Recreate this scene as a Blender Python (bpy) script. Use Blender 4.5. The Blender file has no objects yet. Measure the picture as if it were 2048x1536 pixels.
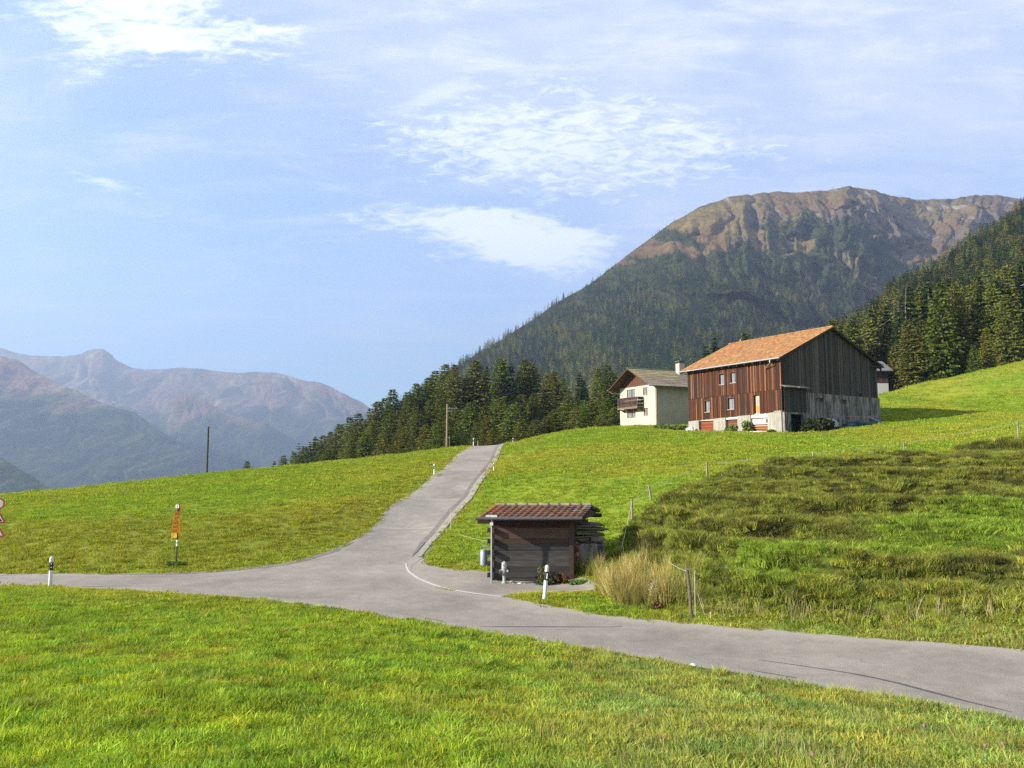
import bpy, math, random
import numpy as np
from mathutils import Vector, Matrix
from mathutils.geometry import delaunay_2d_cdt

scene = bpy.context.scene
COL = scene.collection
rng = np.random.default_rng(7)
random.seed(7)

# ------------------------------------------------------------------ camera
F, CX, CY = 1500.0, 1024.0, 768.0          # focal length and centre in photo pixels (2048 wide)
PITCH = math.atan(138.0 / F)
CZ = 4.6                                   # eye height above the road at the junction
cam = bpy.data.cameras.new("camera")
cam.sensor_width = 36.0
cam.lens = 36.0 * F / 2048.0
cam.clip_start = 0.1
cam.clip_end = 40000.0
cam_o = bpy.data.objects.new("camera", cam)
COL.objects.link(cam_o)
cam_o.location = (0, 0, CZ)
cam_o.rotation_euler = (math.pi / 2 + PITCH, 0, 0)
scene.camera = cam_o

# ------------------------------------------------------------------ light
SUN_EL = math.radians(23.5)
SX, SY = -0.965, -0.262                    # horizontal direction towards the sun
_n = math.hypot(SX, SY); SX /= _n; SY /= _n
SUNV = Vector((SX * math.cos(SUN_EL), SY * math.cos(SUN_EL), math.sin(SUN_EL)))
sun = bpy.data.lights.new("sun", "SUN")
sun.energy = 5.0
sun.angle = math.radians(0.6)
sun.color = (1.0, 0.93, 0.80)
sun_o = bpy.data.objects.new("sun", sun)
COL.objects.link(sun_o)
sun_o.rotation_euler = SUNV.to_track_quat('Z', 'Y').to_euler()
sun_o.location = (-60, -20, 60)

scene.view_settings.view_transform = 'Standard'
scene.view_settings.look = 'None'
scene.view_settings.gamma = 1.0
scene.view_settings.exposure = 1.35
scene.render.engine = 'CYCLES'
scene.cycles.use_denoising = False
scene.cycles.use_adaptive_sampling = False
try:
    scene.cycles.denoiser = 'OPENIMAGEDENOISE'
    scene.cycles.denoising_input_passes = 'RGB_ALBEDO_NORMAL'
except Exception:
    pass
scene.cycles.max_bounces = 6
scene.cycles.diffuse_bounces = 3
scene.cycles.glossy_bounces = 2
scene.cycles.transmission_bounces = 3
scene.cycles.transparent_max_bounces = 8
scene.cycles.volume_bounces = 0
scene.cycles.sample_clamp_indirect = 6.0

# ------------------------------------------------------------------ node helpers
class NT:
    def __init__(s, tree):
        s.t = tree; s.n = tree.nodes; s.l = tree.links
    def node(s, typ, **kw):
        n = s.n.new(typ)
        for k, v in kw.items():
            setattr(n, k, v)
        return n
    def put(s, sock, v):
        if v is None: return
        if hasattr(v, 'is_output') or isinstance(v, bpy.types.NodeSocket):
            s.l.new(v, sock)
        else:
            if isinstance(v, (tuple, list)) and len(v) == 3 and sock.type == 'RGBA':
                v = (*v, 1.0)
            sock.default_value = v
    def math(s, op, a, b=None, c=None, clamp=False):
        n = s.node('ShaderNodeMath', operation=op); n.use_clamp = clamp
        s.put(n.inputs[0], a); s.put(n.inputs[1], b)
        if c is not None: s.put(n.inputs[2], c)
        return n.outputs[0]
    def vmath(s, op, a, b=None, sc=None):
        n = s.node('ShaderNodeVectorMath', operation=op)
        s.put(n.inputs[0], a)
        if b is not None: s.put(n.inputs[1], b)
        if sc is not None: s.put(n.inputs[3], sc)
        return n.outputs[0]
    def sep(s, v):
        n = s.node('ShaderNodeSeparateXYZ'); s.put(n.inputs[0], v); return n.outputs
    def comb(s, x, y, z):
        n = s.node('ShaderNodeCombineXYZ')
        s.put(n.inputs[0], x); s.put(n.inputs[1], y); s.put(n.inputs[2], z); return n.outputs[0]
    def noise(s, vec, scale, detail=3.0, rough=0.55, dist=0.0):
        n = s.node('ShaderNodeTexNoise'); s.put(n.inputs['Vector'], vec)
        n.inputs['Scale'].default_value = scale; n.inputs['Detail'].default_value = detail
        n.inputs['Roughness'].default_value = rough; n.inputs['Distortion'].default_value = dist
        return n.outputs[0]
    def ramp(s, f, stops, interp='LINEAR'):
        n = s.node('ShaderNodeValToRGB'); s.put(n.inputs[0], f)
        cr = n.color_ramp; cr.interpolation = interp
        while len(cr.elements) < len(stops): cr.elements.new(0.5)
        for e, (p, c) in zip(cr.elements, stops):
            e.position = p
            e.color = (*c, 1.0) if isinstance(c, (tuple, list)) else (c, c, c, 1.0)
        return n.outputs[0]
    def step(s, f, a, b):
        n = s.node('ShaderNodeMapRange'); n.interpolation_type = 'SMOOTHSTEP'
        s.put(n.inputs[0], f); n.inputs[1].default_value = a; n.inputs[2].default_value = b
        return n.outputs[0]
    def mix(s, f, a, b, mode='MIX'):
        n = s.node('ShaderNodeMix', data_type='RGBA', blend_type=mode)
        s.put(n.inputs[0], f); s.put(n.inputs[6], a); s.put(n.inputs[7], b)
        return n.outputs[2]
    def mapping(s, v, scale=(1, 1, 1), rot=(0, 0, 0), loc=(0, 0, 0)):
        n = s.node('ShaderNodeMapping'); s.put(n.inputs[0], v)
        n.inputs['Scale'].default_value = scale; n.inputs['Rotation'].default_value = rot
        n.inputs['Location'].default_value = loc
        return n.outputs[0]
    def attr(s, name, typ='GEOMETRY'):
        n = s.node('ShaderNodeAttribute', attribute_name=name, attribute_type=typ); return n.outputs
    def bump(s, h, strength=0.5, dist=0.1):
        n = s.node('ShaderNodeBump'); s.put(n.inputs['Height'], h)
        n.inputs['Strength'].default_value = strength; n.inputs['Distance'].default_value = dist
        return n.outputs[0]

def new_mat(name):
    m = bpy.data.materials.new(name); m.use_nodes = True
    m.node_tree.nodes.clear()
    t = NT(m.node_tree)
    out = t.node('ShaderNodeOutputMaterial')
    b = t.node('ShaderNodeBsdfPrincipled')
    t.l.new(b.outputs[0], out.inputs[0])
    return m, t, b, out

def simple_mat(name, col, rough=0.7, metal=0.0, var=0.25, scale=6.0, bump=0.0, stretch=(1, 1, 1)):
    m, t, b, out = new_mat(name)
    tc = t.node('ShaderNodeTexCoord').outputs['Object']
    v = t.mapping(tc, stretch)
    n = t.noise(v, scale, 5.0, 0.65)
    c = t.ramp(n, [(0.25, tuple(x * (1 - var) for x in col)), (0.75, tuple(min(1, x * (1 + var)) for x in col))])
    t.put(b.inputs['Base Color'], c)
    b.inputs['Roughness'].default_value = rough
    b.inputs['Metallic'].default_value = metal
    if bump:
        t.put(b.inputs['Normal'], t.bump(t.noise(v, scale * 2.5, 5.0, 0.7), bump, 0.03))
    return m

# ------------------------------------------------------------------ sky
world = bpy.data.worlds.new("World")
scene.world = world
world.use_nodes = True
wt = world.node_tree; wt.nodes.clear()
W = NT(wt)
wout = W.node('ShaderNodeOutputWorld')
bg = W.node('ShaderNodeBackground')
W.l.new(bg.outputs[0], wout.inputs[0])
sky = W.node('ShaderNodeTexSky', sky_type='NISHITA')
sky.sun_disc = False
sky.sun_elevation = SUN_EL
sky.sun_rotation = math.atan2(SX, SY)
sky.altitude = 1500.0
sky.air_density = 1.0
sky.dust_density = 0.3
sky.ozone_density = 1.6
BGS = 0.085
bg.inputs[1].default_value = BGS
gen = W.node('ShaderNodeTexCoord').outputs['Generated']
dx, dy, dz = W.sep(gen)[:3]
ys = W.math('MAXIMUM', dy, 0.08)
U = W.math('DIVIDE', dx, ys)
V = W.math('DIVIDE', dz, ys)
P0 = W.comb(U, V, 0.0)
fine = W.node('ShaderNodeTexNoise'); W.put(fine.inputs['Vector'], W.mapping(P0, (1.0, 2.6, 1), (0, 0, 0.12)))
fine.inputs['Scale'].default_value = 5.0; fine.inputs['Detail'].default_value = 7.0; fine.inputs['Roughness'].default_value = 0.62
rip = W.noise(W.mapping(P0, (14.0, 42.0, 1), (0, 0, 0.06)), 2.2, 5.0, 0.6, 0.6)
wisp = W.noise(W.mapping(P0, (2.0, 9.0, 1), (0, 0, 0.22)), 2.4, 8.0, 0.66, 0.4)
veil = W.noise(W.mapping(P0, (1.0, 2.6, 1), (0, 0, 0.35)), 2.1, 5.0, 0.55, 0.3)
fineF = fine.outputs[0]
def blob(u0, v0, a, b, rot=0.0):
    du = W.math('SUBTRACT', U, u0); dv = W.math('SUBTRACT', V, v0)
    c, s_ = math.cos(rot), math.sin(rot)
    x = W.math('ADD', W.math('MULTIPLY', du, c), W.math('MULTIPLY', dv, s_))
    y = W.math('SUBTRACT', W.math('MULTIPLY', dv, c), W.math('MULTIPLY', du, s_))
    x = W.math('DIVIDE', x, a); y = W.math('DIVIDE', y, b)
    r = W.math('SQRT', W.math('ADD', W.math('MULTIPLY', x, x), W.math('MULTIPLY', y, y)))
    return W.math('SUBTRACT', 1.0, r)
def cloud(e, n1, k1, n2, k2, lo, hi, amt):
    d = W.math('ADD', e, W.math('MULTIPLY', W.math('SUBTRACT', n1, 0.5), k1))
    d = W.math('ADD', d, W.math('MULTIPLY', W.math('SUBTRACT', n2, 0.5), k2))
    return W.math('MULTIPLY', W.step(d, lo, hi), amt)
cB = cloud(blob(0.075, 0.425, 0.30, 0.085, -0.04), fineF, 1.6, rip, 2.6, 0.05, 0.95, 0.72)
cC1 = cloud(blob(-0.05, 0.318, 0.20, 0.030, -0.05), fineF, 2.0, rip, 1.4, 0.10, 0.7, 0.85)
cC2 = cloud(blob(0.015, 0.283, 0.155, 0.052, -0.10), fineF, 2.0, rip, 0.9, 0.05, 0.6, 0.92)
cA = cloud(blob(-0.50, 0.590, 0.21, 0.075, -0.10), wisp, 2.6, rip, 1.5, 0.05, 0.85, 0.85)
cD = cloud(blob(-0.560, 0.370, 0.085, 0.014, -0.28), wisp, 3.2, rip, 1.2, 0.1, 0.9, 0.55)
cE = cloud(blob(-0.10, 0.50, 0.10, 0.02, 0.45), wisp, 2.2, rip, 0.6, 0.1, 0.9, 0.3)
cl = W.math('MAXIMUM', W.math('MAXIMUM', W.math('MAXIMUM', cB, cC1), W.math('MAXIMUM', cC2, cA)), W.math('MAXIMUM', cD, cE))
# thin veil: stronger high up and to the right
vh = W.step(V, 0.12, 0.62)
vr = W.step(W.math('ADD', U, W.math('MULTIPLY', V, 0.8)), -0.25, 0.75)
vm = W.math('MULTIPLY', W.math('ADD', W.math('MULTIPLY', vh, 0.42), W.math('MULTIPLY', vr, 0.55)),
            W.math('ADD', 0.35, W.math('MULTIPLY', W.step(veil, 0.25, 0.75), 0.75)))
streak = W.math('MULTIPLY', W.step(wisp, 0.44, 0.76), 0.42)
vm = W.math('ADD', vm, streak, clamp=True)
low = W.noise(W.mapping(P0, (1.6, 22.0, 1), (0, 0, 0.02)), 2.0, 4.0, 0.6)
vm = W.math('ADD', vm, W.math('MULTIPLY', W.math('MULTIPLY', W.step(low, 0.42, 0.72), 0.42), W.math('SUBTRACT', 1.0, W.step(V, 0.1, 0.3))), clamp=True)
K = 1.0 / BGS
skyc = W.mix(1.0, sky.outputs[0], (0.84, 1.13, 1.34), 'MULTIPLY')
c1 = W.mix(vm, skyc, (0.40 * K, 0.415 * K, 0.485 * K))
c2 = W.mix(cl, c1, (0.60 * K, 0.61 * K, 0.645 * K))
W.l.new(c2, bg.inputs[0])

# ------------------------------------------------------------------ geometry helpers
SP, CP = math.sin(PITCH), math.cos(PITCH)
def ray(px, py):
    u = px - CX; w = CY - py
    dyv = F * CP - w * SP
    return u / dyv, (F * SP + w * CP) / dyv
def P(px, py, d):
    a, b = ray(px, py)
    return np.array([a * d, d, CZ + b * d])
def XY(px, d, py=906):
    return P(px, py, d)[:2]
def zpx(py, d):
    return CZ + ray(1024, py)[1] * d

class MB:
    def __init__(s):
        s.v = []; s.f = []; s.c = []
    def add(s, vs, fs, col=(1, 1, 1)):
        b = len(s.v)
        s.v.extend([tuple(map(float, q)) for q in vs]); s.f.extend([tuple(b + i for i in f) for f in fs])
        s.c.extend([tuple(col)] * len(vs)); return s
    def box(s, x0, x1, y0, y1, z0, z1, col=(1, 1, 1), M=None):
        vs = [(x0, y0, z0), (x1, y0, z0), (x1, y1, z0), (x0, y1, z0), (x0, y0, z1), (x1, y0, z1), (x1, y1, z1), (x0, y1, z1)]
        if M is not None: vs = [tuple(M @ Vector(v)) for v in vs]
        return s.add(vs, [(0, 3, 2, 1), (4, 5, 6, 7), (0, 1, 5, 4), (1, 2, 6, 5), (2, 3, 7, 6), (3, 0, 4, 7)], col)
    def prism(s, poly, axis, a0, a1, col=(1, 1, 1)):
        """poly: 2D points in the two other axes; extruded along axis from a0 to a1"""
        n = len(poly)
        def pt(p, a):
            if axis == 'x': return (a, p[0], p[1])
            if axis == 'y': return (p[0], a, p[1])
            return (p[0], p[1], a)
        vs = [pt(p, a0) for p in poly] + [pt(p, a1) for p in poly]
        fs = [tuple(range(n)), tuple(range(2 * n - 1, n - 1, -1))] + [(i, i + n, (i + 1) % n + n, (i + 1) % n) for i in range(n)]
        return s.add(vs, fs, col)
    def tube(s, pts, rad, n=10, col=(1, 1, 1), cap=True):
        pts = [Vector(p) for p in pts]
        if not hasattr(rad, '__len__'): rad = [rad] * len(pts)
        vs = []; fs = []
        for i, p in enumerate(pts):
            d = (pts[min(i + 1, len(pts) - 1)] - pts[max(i - 1, 0)]).normalized()
            up = Vector((0, 0, 1)) if abs(d.z) < 0.95 else Vector((0, 1, 0))
            a = d.cross(up).normalized(); b = a.cross(d).normalized()
            for k in range(n):
                t = 2 * math.pi * k / n
                vs.append(p + (a * math.cos(t) + b * math.sin(t)) * rad[i])
        for i in range(len(pts) - 1):
            for k in range(n):
                k2 = (k + 1) % n
                fs.append((i * n + k, i * n + k2, (i + 1) * n + k2, (i + 1) * n + k))
        if cap:
            fs.append(tuple(range(n))[::-1]); fs.append(tuple((len(pts) - 1) * n + k for k in range(n)))
        return s.add(vs, fs, col)
    def lathe(s, prof, n=16, c=(0, 0), col=(1, 1, 1)):
        return s.tube([(c[0], c[1], z) for r, z in prof], [r for r, z in prof], n, col)
    def build(s, name, mat, parent=None, smooth=False):
        me = bpy.data.meshes.new(name)
        me.from_pydata(s.v, [], s.f)
        at = me.attributes.new('Col', 'FLOAT_COLOR', 'POINT')
        a = np.ones((len(s.v), 4), np.float32); a[:, :3] = np.array(s.c, np.float32)
        at.data.foreach_set('color', a.ravel())
        if smooth:
            me.polygons.foreach_set('use_smooth', [True] * len(me.polygons))
            try: me.set_sharp_from_angle(angle=math.radians(40))
            except Exception: pass
        me.materials.append(mat)
        import bmesh
        bm = bmesh.new(); bm.from_mesh(me); bmesh.ops.recalc_face_normals(bm, faces=bm.faces); bm.to_mesh(me); bm.free()
        o = bpy.data.objects.new(name, me); COL.objects.link(o)
        if parent is not None: o.parent = parent
        return o

def np_mesh(name, verts, quads, mat, attrs=None, smooth=True, tris=None):
    me = bpy.data.meshes.new(name)
    nv = len(verts); me.vertices.add(nv)
    me.vertices.foreach_set('co', np.asarray(verts, np.float32).ravel())
    idx = []; starts = []; tot = 0
    arrs = []
    if quads is not None and len(quads): arrs.append((np.asarray(quads, np.int32), 4))
    if tris is not None and len(tris): arrs.append((np.asarray(tris, np.int32), 3))
    for a, k in arrs:
        idx.append(a.ravel()); starts.append(tot + np.arange(len(a)) * k); tot += a.size
    idx = np.concatenate(idx); starts = np.concatenate(starts).astype(np.int32)
    me.loops.add(len(idx)); me.loops.foreach_set('vertex_index', idx)
    me.polygons.add(len(starts)); me.polygons.foreach_set('loop_start', starts)
    if smooth: me.polygons.foreach_set('use_smooth', np.ones(len(starts), bool))
    me.update(calc_edges=True)
    for k, (dt, arr) in (attrs or {}).items():
        at = me.attributes.new(k, dt, 'POINT')
        key = {'FLOAT_COLOR': 'color', 'FLOAT': 'value', 'FLOAT_VECTOR': 'vector', 'INT': 'value'}[dt]
        at.data.foreach_set(key, np.asarray(arr).astype(np.int32 if dt == 'INT' else np.float32).ravel())
    if mat: me.materials.append(mat)
    o = bpy.data.objects.new(name, me)
    return o

def grid_quads(nr, nc):
    i = np.arange(nr - 1)[:, None] * nc + np.arange(nc - 1)[None, :]
    return np.stack([i, i + 1, i + nc + 1, i + nc], -1).reshape(-1, 4)

def tag(o, label=None, cat=None, group=None, kind=None):
    if label: o['label'] = label
    if cat: o['category'] = cat
    if group: o['group'] = group
    if kind: o['kind'] = kind
    return o
def thing(name, label, cat, loc=(0, 0, 0), rz=0.0, group=None):
    o = bpy.data.objects.new(name, None); COL.objects.link(o)
    o.empty_display_size = 0.3
    o.location = loc; o.rotation_euler = (0, 0, rz)
    return tag(o, label, cat, group)
def dup(root, loc, rz=0.0, sc=None, label=None, group=None):
    r = root.copy(); COL.objects.link(r); r.location = loc
    r.rotation_euler = (root.rotation_euler[0], root.rotation_euler[1], rz)
    if sc is not None: r.scale = sc
    if label: r['label'] = label
    if group: r['group'] = group
    for ch in root.children:
        c = ch.copy(); COL.objects.link(c); c.parent = r
        for g in ch.children:
            d = g.copy(); COL.objects.link(d); d.parent = c
    return r

# ------------------------------------------------------------------ numpy noise
_perm = np.random.default_rng(3).permutation(4096)
_vals = np.random.default_rng(4).random(4096)
def _h(ix, iy):
    return _vals[_perm[(ix + _perm[iy & 4095]) & 4095]]
def vnoise(x, y):
    ix = np.floor(x).astype(np.int64); iy = np.floor(y).astype(np.int64)
    fx = x - ix; fy = y - iy
    fx = fx * fx * fx * (fx * (fx * 6 - 15) + 10); fy = fy * fy * fy * (fy * (fy * 6 - 15) + 10)
    a = _h(ix, iy); b = _h(ix + 1, iy); c = _h(ix, iy + 1); d = _h(ix + 1, iy + 1)
    return (a * (1 - fx) + b * fx) * (1 - fy) + (c * (1 - fx) + d * fx) * fy
def fbm(x, y, oct=4, g=0.5):
    s = 0; a = 1; t = 0
    for k in range(oct):
        s = s + a * vnoise(x * 2 ** k + 17.3 * k, y * 2 ** k + 31.7 * k); t += a; a *= g
    return s / t
def ridged(x, y, oct=4, g=0.55):
    s = 0; a = 1; t = 0
    for k in range(oct):
        s = s + a * (1 - np.abs(2 * vnoise(x * 2 ** k + 9.1 * k, y * 2 ** k + 5.7 * k) - 1)); t += a; a *= g
    return s / t
def sstep(x, a, b):
    t = np.clip((x - a) / (b - a), 0, 1); return t * t * (3 - 2 * t)

# ------------------------------------------------------------------ terrain control points
left_edge = [(948, 892, 88), (900, 920, 68), (872, 947, 56), (812, 995, 47), (762, 1040, 41), (740, 1060, 38.5), (700, 1085, 35.5),
             (660, 1103, 33), (610, 1118, 31.2), (560, 1130, 30), (440, 1143, 29.2), (350, 1147, 28.8), (200, 1149, 28.6), (0, 1150, 28.5),
             (-300, 1150, 28.3), (-700, 1150, 28.3)]
near_edge = [(-700, 1170, 26), (-300, 1170, 25.9), (0, 1171, 25.6), (100, 1174, 25.3), (300, 1185, 24), (500, 1198, 23), (700, 1222, 21.3),
             (860, 1248, 19.8), (1000, 1270, 18.4), (1200, 1305, 16.6), (1430, 1340, 15), (1600, 1372, 13.8), (1800, 1400, 12.9),
             (2048, 1447, 11.8), (2400, 1515, 10.6), (2900, 1600, 9.6)]
far_edge = [(2900, 1380, 13.6), (2400, 1335, 14.6), (2048, 1299, 16.2), (1850, 1284, 17.0), (1700, 1272, 17.9), (1500, 1255, 19.1), (1350, 1243, 20.1),
            (1250, 1237, 20.7), (1150, 1222, 21.6), (1060, 1207, 22.6), (1005, 1193, 23.6)]
inner_curve = [(950, 1190, 23.9), (880, 1177, 24.9), (835, 1158, 26.6), (818, 1140, 28.3), (835, 1122, 30.2)]
right_edge = [(848, 1115, 31), (868, 1085, 35), (890, 1060, 38.5), (905, 1040, 41), (946, 995, 47), (978, 947, 56), (995, 920, 68), (1013, 892, 88)]
pad_poly = [(848, 1115, 31), (850, 1128, 29.6), (880, 1136, 28.9), (925, 1141, 28.3), (975, 1143, 28.1), (1060, 1143, 28.0), (1145, 1150, 27.3), (1178, 1160, 26.2),
            (1199, 1172, 25.3), (1195, 1183, 24.6), (1100, 1184, 24.4), (1050, 1187, 24.2), (1005, 1193, 23.6), (960, 1195, 23.6), (880, 1177, 24.9),
            (830, 1158, 26.6), (800, 1140, 28.3), (810, 1122, 30.2)]
ctrl = []
for L in (left_edge, near_edge, far_edge, inner_curve, right_edge, pad_poly[1:13]):
    ctrl += [P(*q) for q in L]
for q in [(0, 1536, 6.8), (512, 1536, 6.6), (1024, 1536, 6.6), (1536, 1536, 7.0), (2048, 1536, 8.0), (-500, 1536, 7),
          (0, 1350, 12), (512, 1350, 11.5), (1024, 1400, 11), (1536, 1450, 9.8), (0, 1230, 19), (500, 1260, 17.2), (860, 1300, 15.5),
          (1200, 1370, 13), (1600, 1420, 11.3), (-500, 1300, 14),
          (0, 1045, 38), (300, 1035, 39), (600, 1020, 41), (750, 1000, 44), (0, 992, 62), (200, 973, 66), (415, 948, 72), (600, 930, 76),
          (750, 915, 80), (880, 899, 86), (0, 1015, 49), (300, 990, 52), (600, 960, 58), (250, 1090, 32.5), (0, 1095, 32.5), (550, 1080, 34.5),
          (-400, 1015, 60), (-400, 1080, 33), (-400, 1045, 38), (800, 950, 59), (700, 1030, 40.5),
          (1060, 878, 88), (1100, 868, 88), (1180, 857, 88), (1240, 854, 90), (1312, 851, 97), (1240, 854, 101),
          (1379, 862, 86.8), (1470, 864, 80), (1565, 866, 75), (1565, 868, 72), (1640, 875, 69), (1660, 872, 77), (1700, 857, 74), (1758, 843, 80), (1758, 842, 84),
          (1850, 800, 100), (1760, 790, 102), (1850, 765, 112), (1950, 745, 118), (2048, 722, 124), (2400, 640, 130), (1900, 845, 75), (2048, 840, 68),
          (2048, 800, 85), (1995, 820, 84), (2400, 780, 80), (1840, 825, 86),
          (1100, 900, 70), (1200, 930, 55), (1100, 960, 48), (1050, 1030, 40), (1000, 1060, 37), (960, 1100, 32), (900, 1122, 30.3),
          (1250, 980, 43), (1300, 900, 63), (1400, 900, 60), (1560, 890, 60), (1700, 890, 58), (1808, 912, 48), (1412, 955, 43), (1302, 1000, 37.5),
          (1261, 1045, 33.5), (2038, 880, 48), (1600, 925, 45.5), (2400, 830, 46),
          (1300, 1110, 26.5), (1250, 1130, 26), (1450, 1050, 29), (1450, 1130, 24), (1450, 1200, 20.9), (1450, 1243, 20.0), (1700, 1000, 33.5),
          (1700, 1100, 24.5), (1700, 1180, 20.5), (1700, 1252, 19.0), (2048, 960, 36), (2048, 1050, 26.5), (2048, 1150, 20.3), (2048, 1235, 18.0),
          (2400, 1000, 28), (2400, 1150, 19), (1200, 1105, 29), (1230, 1180, 24.5), (1150, 1187, 23.6)]:
    ctrl.append(P(*q))
for x, y, z in [(0, 0, -1.65), (-6, 0, -1.8), (6, 0, -1.9), (0, 3, -1.85), (-14, 2, -2.4), (14, 2, -3.0), (0, -12, -0.6), (-20, -12, -1), (20, -12, -1.6), (0, -60, 4), (-60, -60, 0), (60, -60, 6),
                (-50, 0, -3.5), (50, 0, -2)]:
    ctrl.append(np.array([x, y, CZ + z]))
for px, d, z in [(-500, 100, -8), (-500, 200, -30), (0, 85, -5.6), (0, 110, -11), (0, 200, -35), (0, 400, -80), (300, 90, -4.6), (300, 110, -8), (300, 200, -28), (300, 400, -70),
                 (560, 100, -3.4), (560, 130, -7), (560, 200, -18), (560, 300, -28), (750, 100, -2.2), (700, 130, -4), (700, 200, -7), (700, 300, -8), (940, 104, -.6), (1013, 104, -.4),
                 (850, 130, -3), (850, 200, 2), (850, 300, 10), (1000, 130, -2), (1000, 200, 4), (1000, 300, 14), (1100, 105, 1.6), (1200, 130, 0.5), (1200, 200, 5),
                 (1200, 300, 16), (1400, 130, 2), (1400, 200, 6), (1400, 300, 18), (1600, 130, 4), (1600, 180, 5), (1750, 150, 6.5), (1900, 150, 9),
                 (2048, 155, 14), (2300, 160, 20), (1700, 300, 8), (2048, 300, 12), (2600, 200, 20)]:
    x, y = XY(px, d); ctrl.append(np.array([x, y, CZ + z]))
ctrl = np.array(ctrl)
RC = 2.0
def _ker(a, b):
    d2 = ((a[:, None, :2] - b[None, :, :2]) ** 2).sum(-1)
    return -np.sqrt(d2 + RC * RC)
_n = len(ctrl)
A = np.zeros((_n + 3, _n + 3))
A[:_n, :_n] = _ker(ctrl, ctrl) + np.eye(_n) * 0.12
A[:_n, _n] = 1; A[:_n, _n + 1:] = ctrl[:, :2]; A[_n, :_n] = 1; A[_n + 1:, :_n] = ctrl[:, :2].T
_w = np.linalg.solve(A, np.concatenate([ctrl[:, 2], [0, 0, 0]]))
_res = np.abs(_ker(ctrl, ctrl) @ _w[:_n] + _w[_n] + ctrl[:, :2] @ _w[_n + 1:] - ctrl[:, 2])
for _i in np.argsort(-_res)[:14]: print("res", ctrl[_i], _res[_i])
print("ctrl residual", np.abs(_ker(ctrl, ctrl) @ _w[:_n] + _w[_n] + ctrl[:, :2] @ _w[_n + 1:] - ctrl[:, 2]).max())

def xy_of(L): return np.array([P(*q)[:2] for q in L])
le = np.vstack([[[-3.0, 116.0]], xy_of(left_edge)]); re_ = np.vstack([xy_of(right_edge), [[0.6, 116.0]]])
road_poly = np.vstack([le, xy_of(near_edge), xy_of(far_edge), xy_of(inner_curve), re_])
pad_xy = xy_of(pad_poly)
def smooth_poly(p, n=1):
    for _ in range(n):
        q = np.roll(p, -1, 0); p = np.stack([0.75 * p + 0.25 * q, 0.25 * p + 0.75 * q], 1).reshape(-1, 2)
    return p
road_poly = smooth_poly(road_poly, 2); pad_xy = smooth_poly(pad_xy, 2)
def sdist(x, y, poly):
    """positive inside"""
    x = np.asarray(x, float); y = np.asarray(y, float)
    best = np.full(x.shape, 1e9); ins = np.zeros(x.shape, bool)
    for i in range(len(poly)):
        a = poly[i]; b = poly[(i + 1) % len(poly)]
        e = b - a; L = e @ e + 1e-12
        t = np.clip(((x - a[0]) * e[0] + (y - a[1]) * e[1]) / L, 0, 1)
        best = np.minimum(best, (x - a[0] - t * e[0]) ** 2 + (y - a[1] - t * e[1]) ** 2)
        c = ((a[1] > y) != (b[1] > y)) & (x < (b[0] - a[0]) * (y - a[1]) / (b[1] - a[1] + 1e-12) + a[0])
        ins ^= c
    d = np.sqrt(best); return np.where(ins, d, -d)
pasture_poly = xy_of([(1215, 1120, 27.5), (1262, 1047, 33.4), (1302, 1003, 37.4), (1412, 958, 42.8), (1600, 930, 45.3), (1808, 915, 47.7), (2038, 884, 47.7), (2400, 840, 45.5), (2600, 900, 38),
                      (2600, 1290, 14.8), (2048, 1250, 17.6), (1700, 1258, 18.8), (1400, 1236, 20.2), (1260, 1200, 22.8), (1215, 1160, 25)])
def Hbase(x, y):
    x = np.asarray(x, float); y = np.asarray(y, float); sh = x.shape
    q = np.stack([x.ravel(), y.ravel()], -1); out = np.empty(len(q))
    for i in range(0, len(q), 40000):
        s = q[i:i + 40000]
        out[i:i + 40000] = _ker(s, ctrl) @ _w[:_n] + _w[_n] + s @ _w[_n + 1:]
    r = np.hypot(q[:, 0], q[:, 1])
    t = sstep(r, 330, 1000)
    out = out * (1 - t) + (-160.0 - 0.01 * r) * t
    return out.reshape(sh)
def fields(x, y):
    """pasture mask, road inside-distance"""
    r = np.hypot(x, y)
    near = r < 140
    pas = np.zeros(x.shape); rd = np.full(x.shape, -99.0)
    if near.any():
        xx = x[near]; yy = y[near]
        pas[near] = sstep(sdist(xx, yy, pasture_poly) + 1.6 * (fbm(xx * .45, yy * .45, 3) - .5), -0.2, 1.2)
        rd[near] = np.maximum(sdist(xx, yy, road_poly), sdist(xx, yy, pad_xy))
    return pas, rd
def Hfull(x, y, lower=True):
    x = np.asarray(x, float); y = np.asarray(y, float)
    z = Hbase(x, y); pas, rd = fields(x, y); r = np.hypot(x, y)
    off = np.clip(-rd / 2.5, 0, 1) * (r < 300)
    # gentle unevenness of the meadows
    z = z + off * (0.10 * (fbm(x * .22, y * .22, 3) - .5) + 0.05 * (fbm(x * 1.3, y * 1.3, 3) - .5)) * (1 - pas * .3)
    # cattle terraces and tussocks of the steep pasture
    zz = z * 1.0 + 0.30 * (fbm(x * .25 + 5, y * .25, 3) - .5) + 0.06 * (fbm(x * 1.1, y * 1.1, 2) - .5)
    ph = zz / 0.50
    saw = ph - np.floor(ph)
    prof = sstep(saw, 0.0, 0.32) - saw
    nv = sstep(fbm(x * .35 + 40, y * .35 + 9, 2), .34, .6)
    z = z + pas * off * (0.66 * prof * (0.45 + 0.8 * nv) + 0.30 * (fbm(x * 2.0 + 3, y * 1.9, 3, .6) - .45) + 0.12 * (ridged(x * 2.9, y * 2.4, 2) - .5))
    if lower:
        z = z - 0.09 * sstep(rd, 0.05, 0.35)
    return z
def H1(x, y):
    return float(Hfull(np.array([x]), np.array([y]))[0])
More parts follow.
